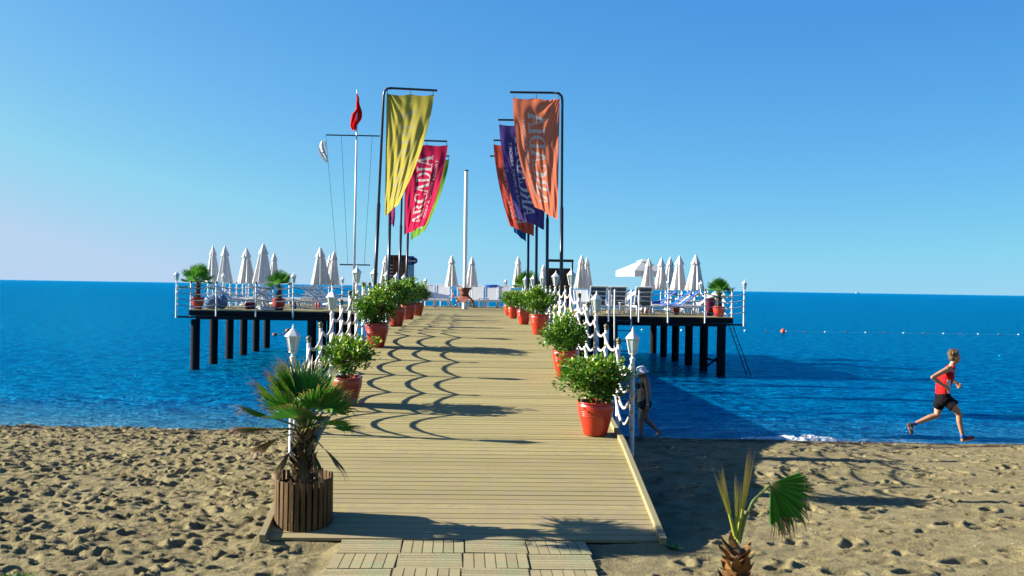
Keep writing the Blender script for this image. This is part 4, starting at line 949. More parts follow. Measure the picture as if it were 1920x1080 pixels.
# ------------------------------------------------------------------ umbrellas
def make_umbrella(H, seed, w_=1.0):
    t = thing('closed_umbrella', 'x', 'umbrella'); r = random.Random(seed); z0 = .88; n = 48; ph = r.uniform(0, 6); tw = r.uniform(-.5, .5)
    prof_ = [(0, .29), (.06, .285), (.2, .25), (.4, .205), (.6, .16), (.76, .115), (.80, .105)]
    m = MB(); vs = []
    for q, rr in prof_:
        for i in range(n):
            a = 2*math.pi*i/n; f = 1+.27*math.sin(8*a+ph+tw*q*4)*(1-q*.5)+.07*math.sin(3*a+ph)*(1-q); vs.append((math.cos(a)*rr*w_*f, math.sin(a)*rr*w_*f*.85, z0+(H-z0)*q+(.02*math.sin(8*a+ph+1.5) if q == 0 else 0)))
    K = len(prof_); m.add(vs, [(j*n+i, j*n+(i+1) % n, (j+1)*n+(i+1) % n, (j+1)*n+i) for j in range(K-1) for i in range(n)]); m.build('canopy', canvas, t, smooth=True)
    m = MB(); vs = []; pc_ = [(.735, .165), (.77, .15), (.86, .10), (.94, .055), (.985, .022), (1.0, .006)]
    for q, rr in pc_:
        for i in range(n):
            a = 2*math.pi*i/n; f = 1+.12*math.sin(8*a+ph)*(1-q)*3; vs.append((math.cos(a)*rr*f*w_, math.sin(a)*rr*f*w_, z0+(H-z0)*q-(.02*math.cos(4*a+ph) if q < .74 else 0)))
    m.add(vs, [(j*n+i, j*n+(i+1) % n, (j+1)*n+(i+1) % n, (j+1)*n+i) for j in range(len(pc_)-1) for i in range(n)]); m.build('top_flap', canvas, t, smooth=True)
    m = MB(); m.lathe([(.022, .05), (.022, z0+.4)], 10); m.build('pole', white, t, auto=40)
    m = MB(); m.lathe([(.24, 0), (.25, .03), (.20, .065), (.05, .08), (.03, .16), (.001, .16)], 24); m.build('base', white, t, smooth=True)
    return t
UM = [  # px of the tip, py of the tip, k, width, label
 (400, 460, 12.5, .85, 'closed white umbrella leftmost on the platform, rising behind the corner palm'), (424, 460.5, 11.9, 1.0, 'closed white umbrella second from the left'),
 (463, 464, 12.1, 1.05, 'closed white umbrella third from the left'), (494, 456, 11.2, 1.1, 'tallest closed white umbrella in the left group, fourth from the left'),
 (513, 473, 13.0, .85, 'small closed white umbrella just behind the tallest left one'), (603, 463, 11.9, 1.1, 'closed white umbrella left of the signal mast, the taller of two'),
 (625, 470, 12.4, .85, 'closed white umbrella nearest the left side of the signal mast'), (617, 477, 13.3, .75, 'closed white umbrella almost hidden behind the pair by the signal mast'),
 (723, 479, 13.2, .8, 'closed white umbrella half hidden behind the wooden kiosk and flag pole'),
 (848, 478, 12.9, .85, 'closed white umbrella left of the thick white pole'), (886, 481, 13.1, .8, 'closed white umbrella right of the thick white pole'),
 (972, 480, 12.9, .8, 'closed white umbrella behind the palm and bushes on the right'), (1021, 495, 13.3, .7, 'closed white umbrella hidden behind the right flag poles'),
 (1090, 478, 12.0, .9, 'closed white umbrella right of the dark board, left of a pair'), (1100, 482, 12.7, .8, 'closed white umbrella right of the dark board, right of a pair'),
 (1216, 484, 12.2, .95, 'closed white umbrella in front of the open one'), (1240, 483, 12.3, .92, 'closed white umbrella second in the row right of the open one'),
 (1255, 481, 12.7, .88, 'narrow closed white umbrella third in the row right of the open one'), (1273, 479, 11.8, 1.08, 'closed white umbrella fourth in the row right of the open one'),
 (1304, 477, 11.6, 1.08, 'rightmost closed white umbrella')]
for i, (px, py, k, w_, lb) in enumerate(UM):
    p = at_y(px, py, k*KL); o = make_umbrella(p.z-ZP, i*3+1, w_); o['label'] = lb; o['group'] = 'closed white umbrellas'; o.location = (p.x, k*KL, ZP+.002); o.rotation_euler = (random.Random(i).uniform(-.02, .02), random.Random(i+50).uniform(-.025, .025), i*1.3)
def open_umbrella():
    p = at_y(1201, 486, 12.9*KL); t = thing('open_umbrella', 'open square white sunshade behind the closed umbrellas on the right', 'umbrella', (p.x+.1, 12.9*KL, ZP+.002), .35); H = p.z-ZP
    a = .84; e = H-.50; m = MB(); m.add([(-a, -a, e), (a, -a, e), (a, a, e), (-a, a, e), (-.13, -.13, H-.11), (.13, -.13, H-.11), (.13, .13, H-.11), (-.13, .13, H-.11)], [(0, 1, 5, 4), (1, 2, 6, 5), (2, 3, 7, 6), (3, 0, 4, 7), (4, 5, 6, 7)]); m.build('canopy', canvas, t)
    m = MB(); m.add([(-.22, -.22, H-.09), (.22, -.22, H-.09), (.22, .22, H-.09), (-.22, .22, H-.09), (0, 0, H)], [(0, 1, 4), (1, 2, 4), (2, 3, 4), (3, 0, 4)]); m.build('top_flap', canvas, t)
    m = MB(); b = a+.003
    for (x0, y0), (x1, y1) in (((-b, -b), (b, -b)), ((b, -b), (b, b)), ((b, b), (-b, b)), ((-b, b), (-b, -b))): m.add([(x0, y0, e-.24), (x1, y1, e-.24), (x1, y1, e-.002), (x0, y0, e-.002)], [(0, 1, 2, 3)])
    m.build('valance', canvas, t)
    m = MB(); m.lathe([(.025, .05), (.025, H-.12)], 12); m.build('pole', white, t); m = MB(); m.lathe([(.28, 0), (.28, .05), (.04, .08), (.03, .2)], 20); m.build('base', white, t, smooth=True)
    for x, y in ((-1, -1), (1, -1), (1, 1), (-1, 1)): m = MB(); m.tube([(0, 0, H-.13), (x*a*.98, y*a*.98, e-.015)], .010, 6); m.build('rib', white, t)
open_umbrella()

# ------------------------------------------------------------------ loungers and towels
def make_lounger(name, ang, sling, back=.74):
    t = thing(name, 'x', 'sun lounger'); A = R(ang); hy = .28; z = .33; by = hy+back*math.cos(A); bz = z+back*math.sin(A)
    f = MB()
    for s in (-1, 1): f.box(s*.30-.025, s*.30+.025, -.95, .85, z-.075, z-.012)
    f.box(-.274, .274, -.95, -.90, z-.07, z-.015); f.box(-.274, .274, .80, .85, z-.07, z-.015); f.build('frame', plasw, t, bevel=.006)
    for x in (-.285, .285):
        for y in (-.82, .72): m = MB(); m.obox((x, y, z-.078), (x*1.05, y*1.06, 0), .055, .045); m.build('leg', plasw, t)
    m = MB(); m.box(-.27, .27, -.93, hy-.01, z-.010, z+.012); m.build('seat', sling, t, bevel=.004)
    b = MB(); d = Vector((0, math.cos(A), math.sin(A))); up = Vector((0, -d.z, d.y)); o = Vector((0, hy, z+.01))
    b.obox(o, o+d*back, .52, .016, up=up); b.build('backrest', sling, t)
    b = MB()
    for s in (-1, 1): b.obox(o+Vector((s*.285, 0, 0)), o+Vector((s*.285, 0, 0))+d*(back+.02), .04, .045, up=up)
    b.obox(o+Vector((-.264, 0, 0))+d*(back+.005), o+Vector((.264, 0, 0))+d*(back+.005), .045, .03, up=up)
    for q in (.25, .5, .75): b.obox(o+Vector((-.264, 0, 0))+d*back*q-up*.02, o+Vector((.264, 0, 0))+d*back*q-up*.02, .03, .02, up=up)
    b.build('backrest_frame', plasw, t)
    b = MB()
    for s in (-1, 1): b.obox(o+Vector((s*.24, 0, 0))+d*back*.6-up*.03, (s*.24, .75, z-.04), .02, .02)
    b.build('prop', plasw, t); return t
L0 = make_lounger('sun_lounger', 52, slingw); L1 = make_lounger('sun_lounger', 38, slingw); L2 = make_lounger('sun_lounger', 64, sling_sh, .68)
UL = {0: True, 1: True, 2: True}
def lounger(kind, x, y, rz, label, group):
    src = (L0, L1, L2)[kind]
    if UL[kind]: UL[kind] = False; src['label'] = label; src['group'] = group; src.location = (x, y, ZP+.002); src.rotation_euler = (0, 0, rz); return src
    return copy_tree(src, (x, y, ZP+.002), rz, label, group)
def towel(kind, x, y, rz, label, mtl=None, full=True):
    ang = (52, 38, 74)[kind]; A = R(ang); hy, z = .28, .33; m = MB(); n = 16; vs = []; r = random.Random(int(x*37+y)); back = .74
    path = [(-.35, z+.022), (-.1, z+.024), (hy-.04, z+.024), (hy+.01, z+.05)] if full else [(hy+.01, z+.05)]
    for q in (.25, .5, .75, .98): path.append((hy+back*q*math.cos(A)-.03*math.sin(A), z+.01+back*q*math.sin(A)+.03*math.cos(A)))
    path.append((hy+back*1.05*math.cos(A), z+.01+back*1.04*math.sin(A)+.01)); path.append((hy+back*1.08*math.cos(A)+.04, z+back*.8*math.sin(A)))
    for j, (yy, zz) in enumerate(path):
        for i in range(n): u = i/(n-1); vs.append(((u-.5)*.50+.01*math.sin(j*2), yy, zz+.010*math.sin(i*1.9+j*.6)))
    m.add(vs, [(j*n+i, j*n+i+1, (j+1)*n+i+1, (j+1)*n+i) for j in range(len(path)-1) for i in range(n-1)])
    o = m.build('beach_towel', mtl or bluet, None, smooth=True); o.location = (x, y, ZP+.004); o.rotation_euler = (0, 0, rz)
    so_ = o.modifiers.new('thick', 'SOLIDIFY'); so_.thickness = .008; tag(o, label, 'towel'); return o
def XK(px, k): p = at_y(px, 560, k*KL); return p.x, k*KL
# middle row facing the beach
for i, px in enumerate((802, 828.5, 871, 893, 922, 946)):
    x, y = XK(px, 13.05); lounger(0, x, y, R(random.Random(i).uniform(-3, 3)), f'white sun lounger facing the beach, {ORD[i+1]} from the left in the middle row', 'sun loungers in the middle row')
x, y = XK(922, 13.05)
m = MB(); m.tube([(-.27, 0, 0), (.27, 0, 0)], .055, 10); m.ball((0, 0, 0), .05, 8); o = m.build('rolled_towel', bluet, None, smooth=True); o.location = (x, y+.28+.46, ZP+.002+.33+.60); tag(o, 'rolled blue towel on the backrest of a lounger in the middle row', 'towel')
HL, HR = R(90), R(-90)    # head to the left / to the right
LL_ = [(447, 10.65, HL, 1), (440, 11.5, HL, 1), (455, 12.3, HL, 1), (462, 10.95, HR, 1), (515, 10.9, HL, 1), (521, 11.6, HL, 1), (531, 12.4, HL, 1), (556, 11.9, HR, 0), (610, 10.8, HL, 1), (617, 11.5, HL, 1), (624, 12.2, HL, 1), (632, 12.9, HL, 1)]
for i, (px, k, rz, kd) in enumerate(LL_):
    x, y = XK(px, k); g = ('first', 'second', 'third')[0 if i < 4 else 1 if i < 8 else 2]
    lounger(kd, x, y, rz, f'white lounger, head to the {"left" if rz > 0 else "right"}, {ORD[(i if i < 4 else i-4 if i < 8 else i-8)+1]} in the {g} left platform cluster', 'sun loungers on the left of the platform')
x, y = XK(462, 10.95); towel(1, x, y, HR, 'bright blue towel draped over a left hand lounger backrest', full=False)
RR_ = [(1262, 10.75, HR, 1), (1250, 11.4, HR, 1), (1262, 12.0, HR, 1), (1296, 11.0, HR, 1), (1305, 12.2, HR, 1), (1222, 11.6, HR, 1)]
for i, (px, k, rz, kd) in enumerate(RR_):
    x, y = XK(px, k); lounger(kd, x, y, rz, f'white lounger, head to the right, {ORD[i+1]} in the cluster beyond the grey ones', 'sun loungers on the right of the platform')
    if i in (0, 1, 5): towel(kd, x, y, rz, ('blue towel over the nearest right hand lounger', 'blue towel over the right hand lounger behind the nearest', '', '', '', 'blue towel on the lounger beside the grey chairs')[i])
for i, (px, k) in enumerate(((1118, 10.55), (1158, 10.75), (1201, 10.65))):
    x, y = XK(px, k); lounger(2, x, y, math.pi+R((3, -4, 5)[i]), f'shaded grey backed lounger turned to the sea, {ORD[i+1]} from the left on the right platform', 'grey loungers turned to the sea')
for i, (px, k, rz) in enumerate(((1132, 12.3, HR), (1152, 11.6, R(-70)), (1178, 12.2, HR), (1092, 12.4, 0))):
    x, y = XK(px, k); lounger(1, x, y, rz, f'white sun lounger seen between the grey ones, {ORD[i+1]} from the left at the back', 'white loungers behind the grey ones')

# side tables, bags, bundles
def side_table(px, k, label):
    x, y = XK(px, k); t = thing('side_table', label, 'table', (x, y, ZP+.002)); m = MB(); m.box(-.22, .22, -.22, .22, .40, .43); m.build('table_top', plasw, t, bevel=.006)
    for a in (-.18, .18):
        for b in (-.18, .18): m = MB(); m.obox((a, b, .399), (a*1.08, b*1.08, 0), .04, .04); m.build('leg', plasw, t)
for a in ((851, 12.8, 'small white side table by the thick white pole'), (907, 12.7, 'small white side table between the middle loungers'), (577, 10.7, 'small white side table in the left group'), (1172, 10.4, 'small white side table between the grey loungers'), (1318, 11.2, 'small white side table at the right end of the loungers')): side_table(*a)
x, y = XK(850, 12.75); m = MB(); m.lathe([(.035, 0), (.037, .12), (.033, .15), (.012, .19), (.012, .22)], 12); o = m.build('bottle', orange_b, None, smooth=True); o.location = (x, y, ZP+.434); tag(o, 'orange bottle on the side table by the thick white pole', 'bottle')
x, y = XK(399, 10.35); m = MB(); m.ball((0, 0, .22), .30, 18, sc_=(1.15, .8, .85)); m.ball((.32, .05, .24), .26, 16, sc_=(.8, .8, 1.0)); o = m.build('bundled_cover', blueg, None, smooth=True); o.location = (x, y, ZP-.0)
dm = o.modifiers.new('sub', 'SUBSURF'); dm.levels = dm.render_levels = 1; o.scale = (.95, .95, 1); tag(o, 'grey blue bundled cover lying beside the left corner palm pot', 'cover')
x, y = XK(470, 10.45); m = MB(); m.box(-.18, .18, -.12, .12, 0, .24); o = m.build('beach_bag', maroon, None, bevel=.05); h = MB(); h.tube([(-.1, 0, .23), (-.07, 0, .34), (.07, 0, .34), (.1, 0, .23)], .012, 6); hh = h.build('handle', maroon, o); o.location = (x, y, ZP+.002); tag(o, 'dark maroon beach bag under the left loungers', 'bag')
x, y = XK(499, 10.15); m = MB(); m.lathe([(.26, 0), (.28, .03), (.26, .07), (.10, .10), (.04, .11), (.035, .18), (.001, .18)], 24); o = m.build('umbrella_base', slingw, None, smooth=True); o.location = (x, y, ZP+.002); tag(o, 'spare pale round umbrella base at the front of the left platform', 'umbrella base')
x, y = XK(1228, 11.0); m = MB(); m.tube([(-.2, 0, .06), (.2, .02, .07)], .06, 10); m.tube([(-.15, .13, .05), (.18, .12, .05)], .05, 8)
o = m.build('folded_towel', bluet, None, smooth=True); o.location = (x, y, ZP+.36); tag(o, 'crumpled blue towel at the foot of a right hand lounger', 'towel')
for i, (px, k) in enumerate(((593, 10.6), (598, 10.62), (1212, 10.95))):
    x, y = XK(px, k); m = MB(); m.lathe([(.03, 0), (.035, .10), (.035, .26), (.02, .28)], 10); o = m.build('flask', mat('red_plastic', (.4, .03, .02), .4, .5), None, smooth=True); o.location = (x, y, ZP+.002); tag(o, ('red flask under the left platform loungers, left one of two', 'red flask under the third left cluster of loungers, right of two', 'red flask under the right hand loungers')[i], 'flask')

# ------------------------------------------------------------------ kiosk, fridge, board
def kiosk():
    Y = 11.5*KL; a, b = at_y(726, 478, Y), at_y(761, 478, Y); w_ = b.x-a.x; H = a.z-ZP
    t = thing('kiosk', 'brown slatted wooden kiosk cabinet behind the left flag poles', 'kiosk', ((a.x+b.x)/2, Y, ZP+.002))
    m = MB(); m.box(-w_/2+.03, w_/2-.03, .03, .6, .02, H-.06); m.build('body', darkw, t)
    m = MB()
    for i in range(int((H-.3)/.085)): m.box(-.06, w_/2-.06, .0, .028, .12+i*.085, .12+i*.085+.075)
    m.build('slat_panel', kioskw, t)
    for x in (-w_/2+.03, -.1, w_/2-.03): m = MB(); m.box(x-.03, x+.03, -.02, .028, 0, H-.062); m.build('frame_post', kioskw, t)
    for i in range(int((H-.4)/.13)): m = MB(); m.box(-w_/2+.065, -.135, .004, .026, .2+i*.13, .2+i*.13+.035); m.build('louvre', slingw, t)
    m = MB(); m.box(-w_/2-.02, w_/2+.02, -.04, .64, H-.06, H); m.build('roof', kioskw, t)
    a, b = at_y(760, 480, Y+.1), at_y(776, 480, Y+.1); w_ = b.x-a.x; H = a.z-ZP; cx = (a.x+b.x)/2
    f = thing('drinks_fridge', 'blue glass fronted drinks fridge with round sign beside the wooden kiosk', 'fridge', (cx, Y+.1, ZP+.002))
    m = MB(); m.box(-w_/2, w_/2, .03, .5, .05, H); m.build('body', navy, f, bevel=.01)
    m = MB(); m.box(-w_/2+.02, w_/2-.03, .0, .028, .15, H-.34); m.build('door', fglass, f)
    m = MB(); m.box(-w_/2+.04, w_/2+.02, -.03, .02, H-.30, H-.05); m.tube([(w_/2+.02, -.03, H-.175), (w_/2+.02, .02, H-.175)], .125, 20); s = m.build('sign', navy, f)
    c = bpy.data.curves.new('sign_words', 'FONT'); c.body = 'Nestlé'; c.size = .13; c.align_x = 'CENTER'; o = bpy.data.objects.new('sign_words', c); COL.objects.link(o)
    dg = bpy.context.evaluated_depsgraph_get(); me = bpy.data.meshes.new_from_object(o.evaluated_get(dg)); bpy.data.objects.remove(o)
    me.materials.clear(); me.materials.append(white); o = put('sign_words', me, s); o.rotation_euler = (R(90), 0, 0); o.location = (.05, -.034, H-.22)
kiosk()
def board():
    Y = 11.3*KL; a, b = at_y(1027, 486, Y), at_y(1075, 486, Y); w_ = b.x-a.x; H = a.z-ZP
    t = thing('changing_screen', 'tall dark brown board with a framed opening along its top behind the right flag poles', 'screen', ((a.x+b.x)/2, Y, ZP+.002))
    m = MB(); m.box(-w_/2+.05, w_/2-.05, .01, .06, .02, H-.33); m.build('panel', darkw, t)
    for s in (-1, 1): m = MB(); m.box(s*w_/2-(.05 if s > 0 else 0), s*w_/2+(.05 if s < 0 else 0), 0, .07, 0, H-.10); m.build('frame_post', darkw, t)
    m = MB(); m.box(-w_/2-.01, w_/2+.01, -.01, .08, H-.098, H); m.build('top_rail', darkw, t)
board()

# ------------------------------------------------------------------ floats, boat
fl = MB(); fl.ball((0, 0, 0), .062, 10, sc_=(1.2, 1, 1)); fm = fl.mesh('float', buoyw, True); fo_ = mat('float_brown', (.22, .08, .04), .6, .3); fm2 = fm.copy(); fm2.materials.clear(); fm2.materials.append(fo_)
seq = [1437, 1474, 1510, 1547, 1585, 1623, 1659, 1694, 1732, 1769, 1801, 1834, 1873, 1910]
line = []
for i, px in enumerate(seq):
    p = at_z(px, 621.5+(px-1437)*.0135, 0); o = bpy.data.objects.new('buoy', fm if i % 2 else fm2); COL.objects.link(o); o.location = (p.x, p.y, .02); tag(o, f'{"white" if i % 2 else "brown"} float on the swimming line, {ORD[i+1]} from the platform out to the right', 'buoy', 'floats of the swimming line'); line.append((p.x, p.y, .012))
m = MB(); m.tube(line, .004, 5); o = m.build('float_rope', ropeg, None); tag(o, 'thin rope joining the floats of the swimming line on the right', 'rope')
p = at_z(1468, 624, 0); m = MB(); m.ball((0, 0, .10), .17, 18); m.tube([(0, 0, .26), (0, 0, .32)], .03, 8); o = m.build('marker_buoy', orange_b, None, smooth=True); o.location = (p.x, p.y, 0); tag(o, 'large round orange marker buoy on the water right of the platform', 'buoy')
for i, (px, py, s) in enumerate(((1204, 619, 1), (1278, 620, 1.2), (1319, 620.5, 1), (1397, 621, 1.3), (540, 622, 2.4), (515, 629, 1.9), (526, 627, .8), (503, 634, .9), (499, 638, .9), (532, 625, .8))):
    p = at_z(px, py, 0); o = bpy.data.objects.new('buoy', fm2 if i in (4, 5) else fm if i < 4 else fm2); COL.objects.link(o); o.location = (p.x, p.y, .02*s); o.scale = (s, s, s)
    tag(o, ('white float seen under the right platform, leftmost', 'white float seen under the right platform, second', 'white float seen under the right platform, third', 'white float at the right corner pile of the platform', 'big brown round buoy beside the nearest left lantern', 'big brown buoy between the left piles',
            'small brown float just right of the big buoy between the piles', 'small brown float below left of the big buoy', 'lowest small brown float near the fifth left pile', 'small brown float nearest the lantern buoy')[i], 'buoy')
p = at_z(1608, 550.2, 0); sc_ = p.y/2250
t = thing('motor_boat', 'tiny white boat on the horizon at the right', 'boat', (p.x, p.y, 0)); t.scale = (1, 1, 1); u = sc_
m = MB(); m.add([(-4*u, -1*u, 0), (4*u, -1*u, 0), (5*u, 0, 1.2*u), (4*u, 1*u, 0), (-4*u, 1*u, 0), (-4.2*u, -1.2*u, 1.2*u), (4.4*u, -1.0*u, 1.2*u), (4.4*u, 1.0*u, 1.2*u), (-4.2*u, 1.2*u, 1.2*u)], [(0, 1, 6, 5), (1, 2, 6), (2, 3, 7), (3, 4, 8, 7), (0, 5, 8, 4), (5, 6, 7, 8), (6, 2, 7), (0, 4, 3, 1)]); m.build('hull', white, t)
m = MB(); m.box(-2*u, 1.5*u, -.7*u, .7*u, 1.21*u, 2.6*u); m.build('cabin', white, t)

# ------------------------------------------------------------------ people
skin1 = mat('skin_tan', (.42, .215, .115), .5, .35, noise=.06, nscale=12); skin2 = mat('skin_brown', (.30, .15, .09), .5, .35, noise=.06, nscale=12)
hairm = mat('hair_sandy', (.12, .075, .035), .7, .3, noise=.5, nscale=60, bump=1, bscale=90)
redc = mat('vest_red', (.52, .010, .012), .8, .08, noise=.25, nscale=9, bump=1, bscale=9); whitec = mat('vest_white', (.62, .60, .66), .75, .1)
blackc = mat('shorts_black', (.006, .006, .008), .85, .08, noise=.3, bump=.5, bscale=10); shoeb = mat('shoe_black', (.03, .03, .04), .5, .4, noise=.4, nscale=30)
shoew = mat('shoe_white', (.62, .60, .60), .5, .4); shoer = mat('shoe_red', (.5, .02, .03), .5, .4); sockb = mat('sock_blue', (.02, .12, .5), .8, .1)
def cap(m, p, q, r0, r1, n=14, sq=(1, 1, 1)):
    p = Vector(p); q = Vector(q); d = (q-p); L = d.length; d = d/L if L > 1e-6 else Vector((0, 0, 1)); pts = []; rs = []
    for i in range(5): a = math.pi/2*(i/5); pts.append(p-d*r0*math.cos(a)); rs.append(max(r0*math.sin(a), r0*.02))
    pts.append(p); rs.append(r0); pts.append(q); rs.append(r1)
    for i in range(4, -1, -1): a = math.pi/2*(i/5); pts.append(q+d*r1*math.cos(a)); rs.append(max(r1*math.sin(a), r1*.02))
    m.tube(pts, rs, n)
def ell(m, c, r_, rot=0, n=18):
    k = len(m.v); m.ball((0, 0, 0), 1, n); ca, sa = math.cos(rot), math.sin(rot); c = Vector(c)
    for i in range(k, len(m.v)):
        v = m.v[i]; x, y, z = v[0]*r_[0], v[1]*r_[1], v[2]*r_[2]; m.v[i] = (c.x+x*ca-z*sa, c.y+y, c.z+x*sa+z*ca)
def skin_mesh(name, m, mats, parent, vox=.008, smooth=4, matfn=None):
    o = bpy.data.objects.new('tmp', m.mesh(name, mats)); COL.objects.link(o)
    a = o.modifiers.new('r', 'REMESH'); a.mode = 'VOXEL'; a.voxel_size = vox; a.use_smooth_shade = True
    if smooth: b = o.modifiers.new('s', 'SMOOTH'); b.factor = .5; b.iterations = smooth
    dg = bpy.context.evaluated_depsgraph_get(); me = bpy.data.meshes.new_from_object(o.evaluated_get(dg)); bpy.data.objects.remove(o)
    me.name = name; me.materials.clear()
    for q in (mats if isinstance(mats, (list, tuple)) else [mats]): me.materials.append(q)
    if matfn: me.polygons.foreach_set('material_index', [matfn(p.center) for p in me.polygons])
    me.polygons.foreach_set('use_smooth', [True]*len(me.polygons)); return put(name, me, parent)
def hand(m, w_, d, side, palmn, s=1.0, curl=1.1):
    # wrist w_, direction d of the palm, side = towards the thumb, palmn = where the palm looks (fingers close that way)
    d = Vector(d).normalized(); side = Vector(side).normalized(); pn = Vector(palmn).normalized(); w_ = Vector(w_)
    for i in (-1.5, -.5, .5, 1.5): cap(m, w_+d*.012*s+side*i*.010*s, w_+d*.082*s+side*i*.0195*s, .015*s, .013*s, 8)
    for i, L in zip((1.5, .5, -.5, -1.5), (.9, 1.0, .94, .74)):
        p = w_+d*.088*s+side*i*.020*s; a = 0
        for seg, r_ in ((.038, .0088), (.026, .0082), (.020, .0074)):
            a += curl*(.75+.1*i*0); q = p + (d*math.cos(a)+pn*math.sin(a))*seg*L*s; cap(m, p, q, r_*s, r_*.93*s, 8); p = q
    p = w_+d*.030*s+side*.030*s; q = p+(d*.55+side*.6+pn*.45).normalized()*.042*s; e = q+(d*.85+side*-.05+pn*.6).normalized()*.032*s
    cap(m, p, q, .0115*s, .0098*s, 8); cap(m, q, e, .0095*s, .0085*s, 8)

def runner():
    Y = 21.75; G = at_y(1776, 834, Y); t = thing('person', 'person running along the shore in a red vest with white side panel and black shorts', 'person', (G.x, Y, G.z))
    W = lambda px, py, dy=0: at_y(px, py, Y+dy)-Vector((G.x, Y, G.z)); n = -.0
    V = Vector; b = MB()
    hip = W(1768, 746); wa = W(1767.5, 727); ch = W(1774, 704); nk = W(1784, 687)
    for s in (-1, 1):
        cap(b, hip+V((0, s*.065, 0)), wa+V((0, s*.06, 0)), .098, .092); cap(b, wa+V((0, s*.06, 0)), ch+V((0, s*.075, 0)), .092, .108); cap(b, ch+V((0, s*.07, 0)), nk+V((-.015, s*.075, -.045)), .105, .058)
    sh_n, sh_f = W(1776, 693, -.175), W(1786, 692, .165); cap(b, nk+V((0, -.05, -.03)), sh_n, .052, .056); cap(b, nk+V((0, .05, -.03)), sh_f, .052, .054)
    hd = W(1790.5, 669.5); cap(b, nk+V((-.01, 0, -.02)), W(1789, 677), .056, .052)
    el_n, wr_n = W(1748.5, 707.5, -.25), W(1772, 724.5, -.22); cap(b, sh_n, sh_n.lerp(el_n, .45), .053, .048); cap(b, sh_n.lerp(el_n, .45), el_n, .048, .036); cap(b, el_n, el_n.lerp(wr_n, .35), .036, .040); cap(b, el_n.lerp(wr_n, .35), wr_n, .040, .025)
    el_f, wr_f = W(1783.5, 713, .24), W(1794, 717.5, .20); cap(b, sh_f, el_f, .050, .038); cap(b, el_f, wr_f, .038, .026)
    hand(b, wr_n, wr_n-el_n, (0, 0, 1), (0, 1, -.2), 1.0, .85); hand(b, wr_f, V((.45, 0, -.8)), (.5, -.4, .3), (-.3, -.8, 0), 1.0, 1.2)
    # legs: near leg forward, far leg trailing
    kn, an, hl, toe = W(1798, 776, -.10), W(1804.5, 817, -.09), W(1802.5, 828, -.09), W(1829, 823, -.09)
    cap(b, hip+V((.01, -.085, -.02)), hip.lerp(kn, .45)+V((.015, -.09, 0)), .095, .080); cap(b, hip.lerp(kn, .45)+V((.015, -.09, 0)), kn, .080, .054); cap(b, kn, kn.lerp(an, .32)+V((-.012, 0, 0)), .052, .054); cap(b, kn.lerp(an, .32)+V((-.012, 0, 0)), an, .053, .032); cap(b, an, hl+V((.02, 0, .02)), .032, .03)
    kf, af = W(1757, 779, .09), W(1715, 794.5, .10); tf = W(1708, 816, .10); hf = W(1701, 796, .10)
    cap(b, hip+V((-.01, .08, -.02)), hip.lerp(kf, .5)+V((.01, .085, 0)), .095, .078); cap(b, hip.lerp(kf, .5)+V((.01, .085, 0)), kf, .078, .055); cap(b, kf, kf.lerp(af, .35)+V((0, 0, .012)), .053, .055); cap(b, kf.lerp(af, .35)+V((0, 0, .012)), af, .054, .032); cap(b, af, hf.lerp(tf, .3)+V((.02, 0, 0)), .031, .03)
    # head in profile, looking right
    ell(b, hd+V((-.012, 0, .018)), (.098, .075, .105), .1); ell(b, hd+V((.030, 0, -.035)), (.066, .056, .078), -.1); ell(b, hd+V((.055, 0, -.085)), (.030, .034, .026), -.2)
    ell(b, hd+V((.088, 0, -.022)), (.020, .012, .020), .5); ell(b, hd+V((.080, 0, -.004)), (.012, .010, .026), .25); ell(b, hd+V((.076, 0, .026)), (.014, .045, .012)); ell(b, hd+V((.080, 0, -.055)), (.013, .022, .008)); ell(b, hd+V((.078, 0, -.068)), (.013, .020, .008))
    for s in (-1, 1): ell(b, hd+V((-.012, s*.074, -.012)), (.018, .010, .030), -.2)
    skin_mesh('body', b, skin1, t, .007, 3)
    for s in (-1, 1):
        e = MB(); e.ball(hd+V((.074, s*.027, .010)), .011, 10); e.build('eye', whitec, t, smooth=True)
    h = MB(); r = random.Random(3); ell(h, hd+V((-.028, 0, .040)), (.100, .084, .095), .15); ell(h, hd+V((-.055, 0, -.005)), (.065, .078, .075), 0)
    for i in range(70):
        a = r.uniform(0, 6.28); e = r.uniform(.1, 1.4); d = V((math.cos(a)*math.cos(e), math.sin(a)*math.cos(e)*.85, math.sin(e))); p = hd+V((-.03, 0, .035))+V((d.x*.095, d.y*.095, d.z*.095)); 
        if d.x > .6 and e < .7: continue
        cap(h, p, p+d*.018+V((r.gauss(0, .012), r.gauss(0, .012), .010)), .016, .006, 6)
    skin_mesh('hair', h, hairm, t, .007, 1)
    # vest
    v = MB()
    for s in (-1, 1):
        cap(v, hip+V((0, s*.067, .055)), wa+V((0, s*.062, 0)), .112, .104); cap(v, wa+V((0, s*.062, 0)), ch+V((0, s*.076, -.01)), .104, .119); cap(v, ch+V((0, s*.070, -.01)), nk+V((-.018, s*.060, -.055)), .115, .066)
        cap(v, nk+V((-.02, s*.07, -.03)), nk+V((-.012, s*.10, -.02)), .050, .046)
    def vf(c):
        z0, z1 = hip.z+.0, ch.z+.02; q = (c.z-z0)/(z1-z0); xc = wa.x+.035+(.02*(1-q)); return 1 if (abs(c.x-xc) < .036 and c.y < .02 and q < .80) else 0
    skin_mesh('vest', v, [redc, whitec], t, .008, 2, vf)
    # shorts
    s_ = MB(); k1 = hip.lerp(kn, .55)+V((.012, -.095, .01)); k2 = hip.lerp(kf, .55)+V((.0, .09, .01))
    for s in (-1, 1): cap(s_, hip+V((0, s*.07, .045)), hip+V((0, s*.07, -.03)), .117, .118)
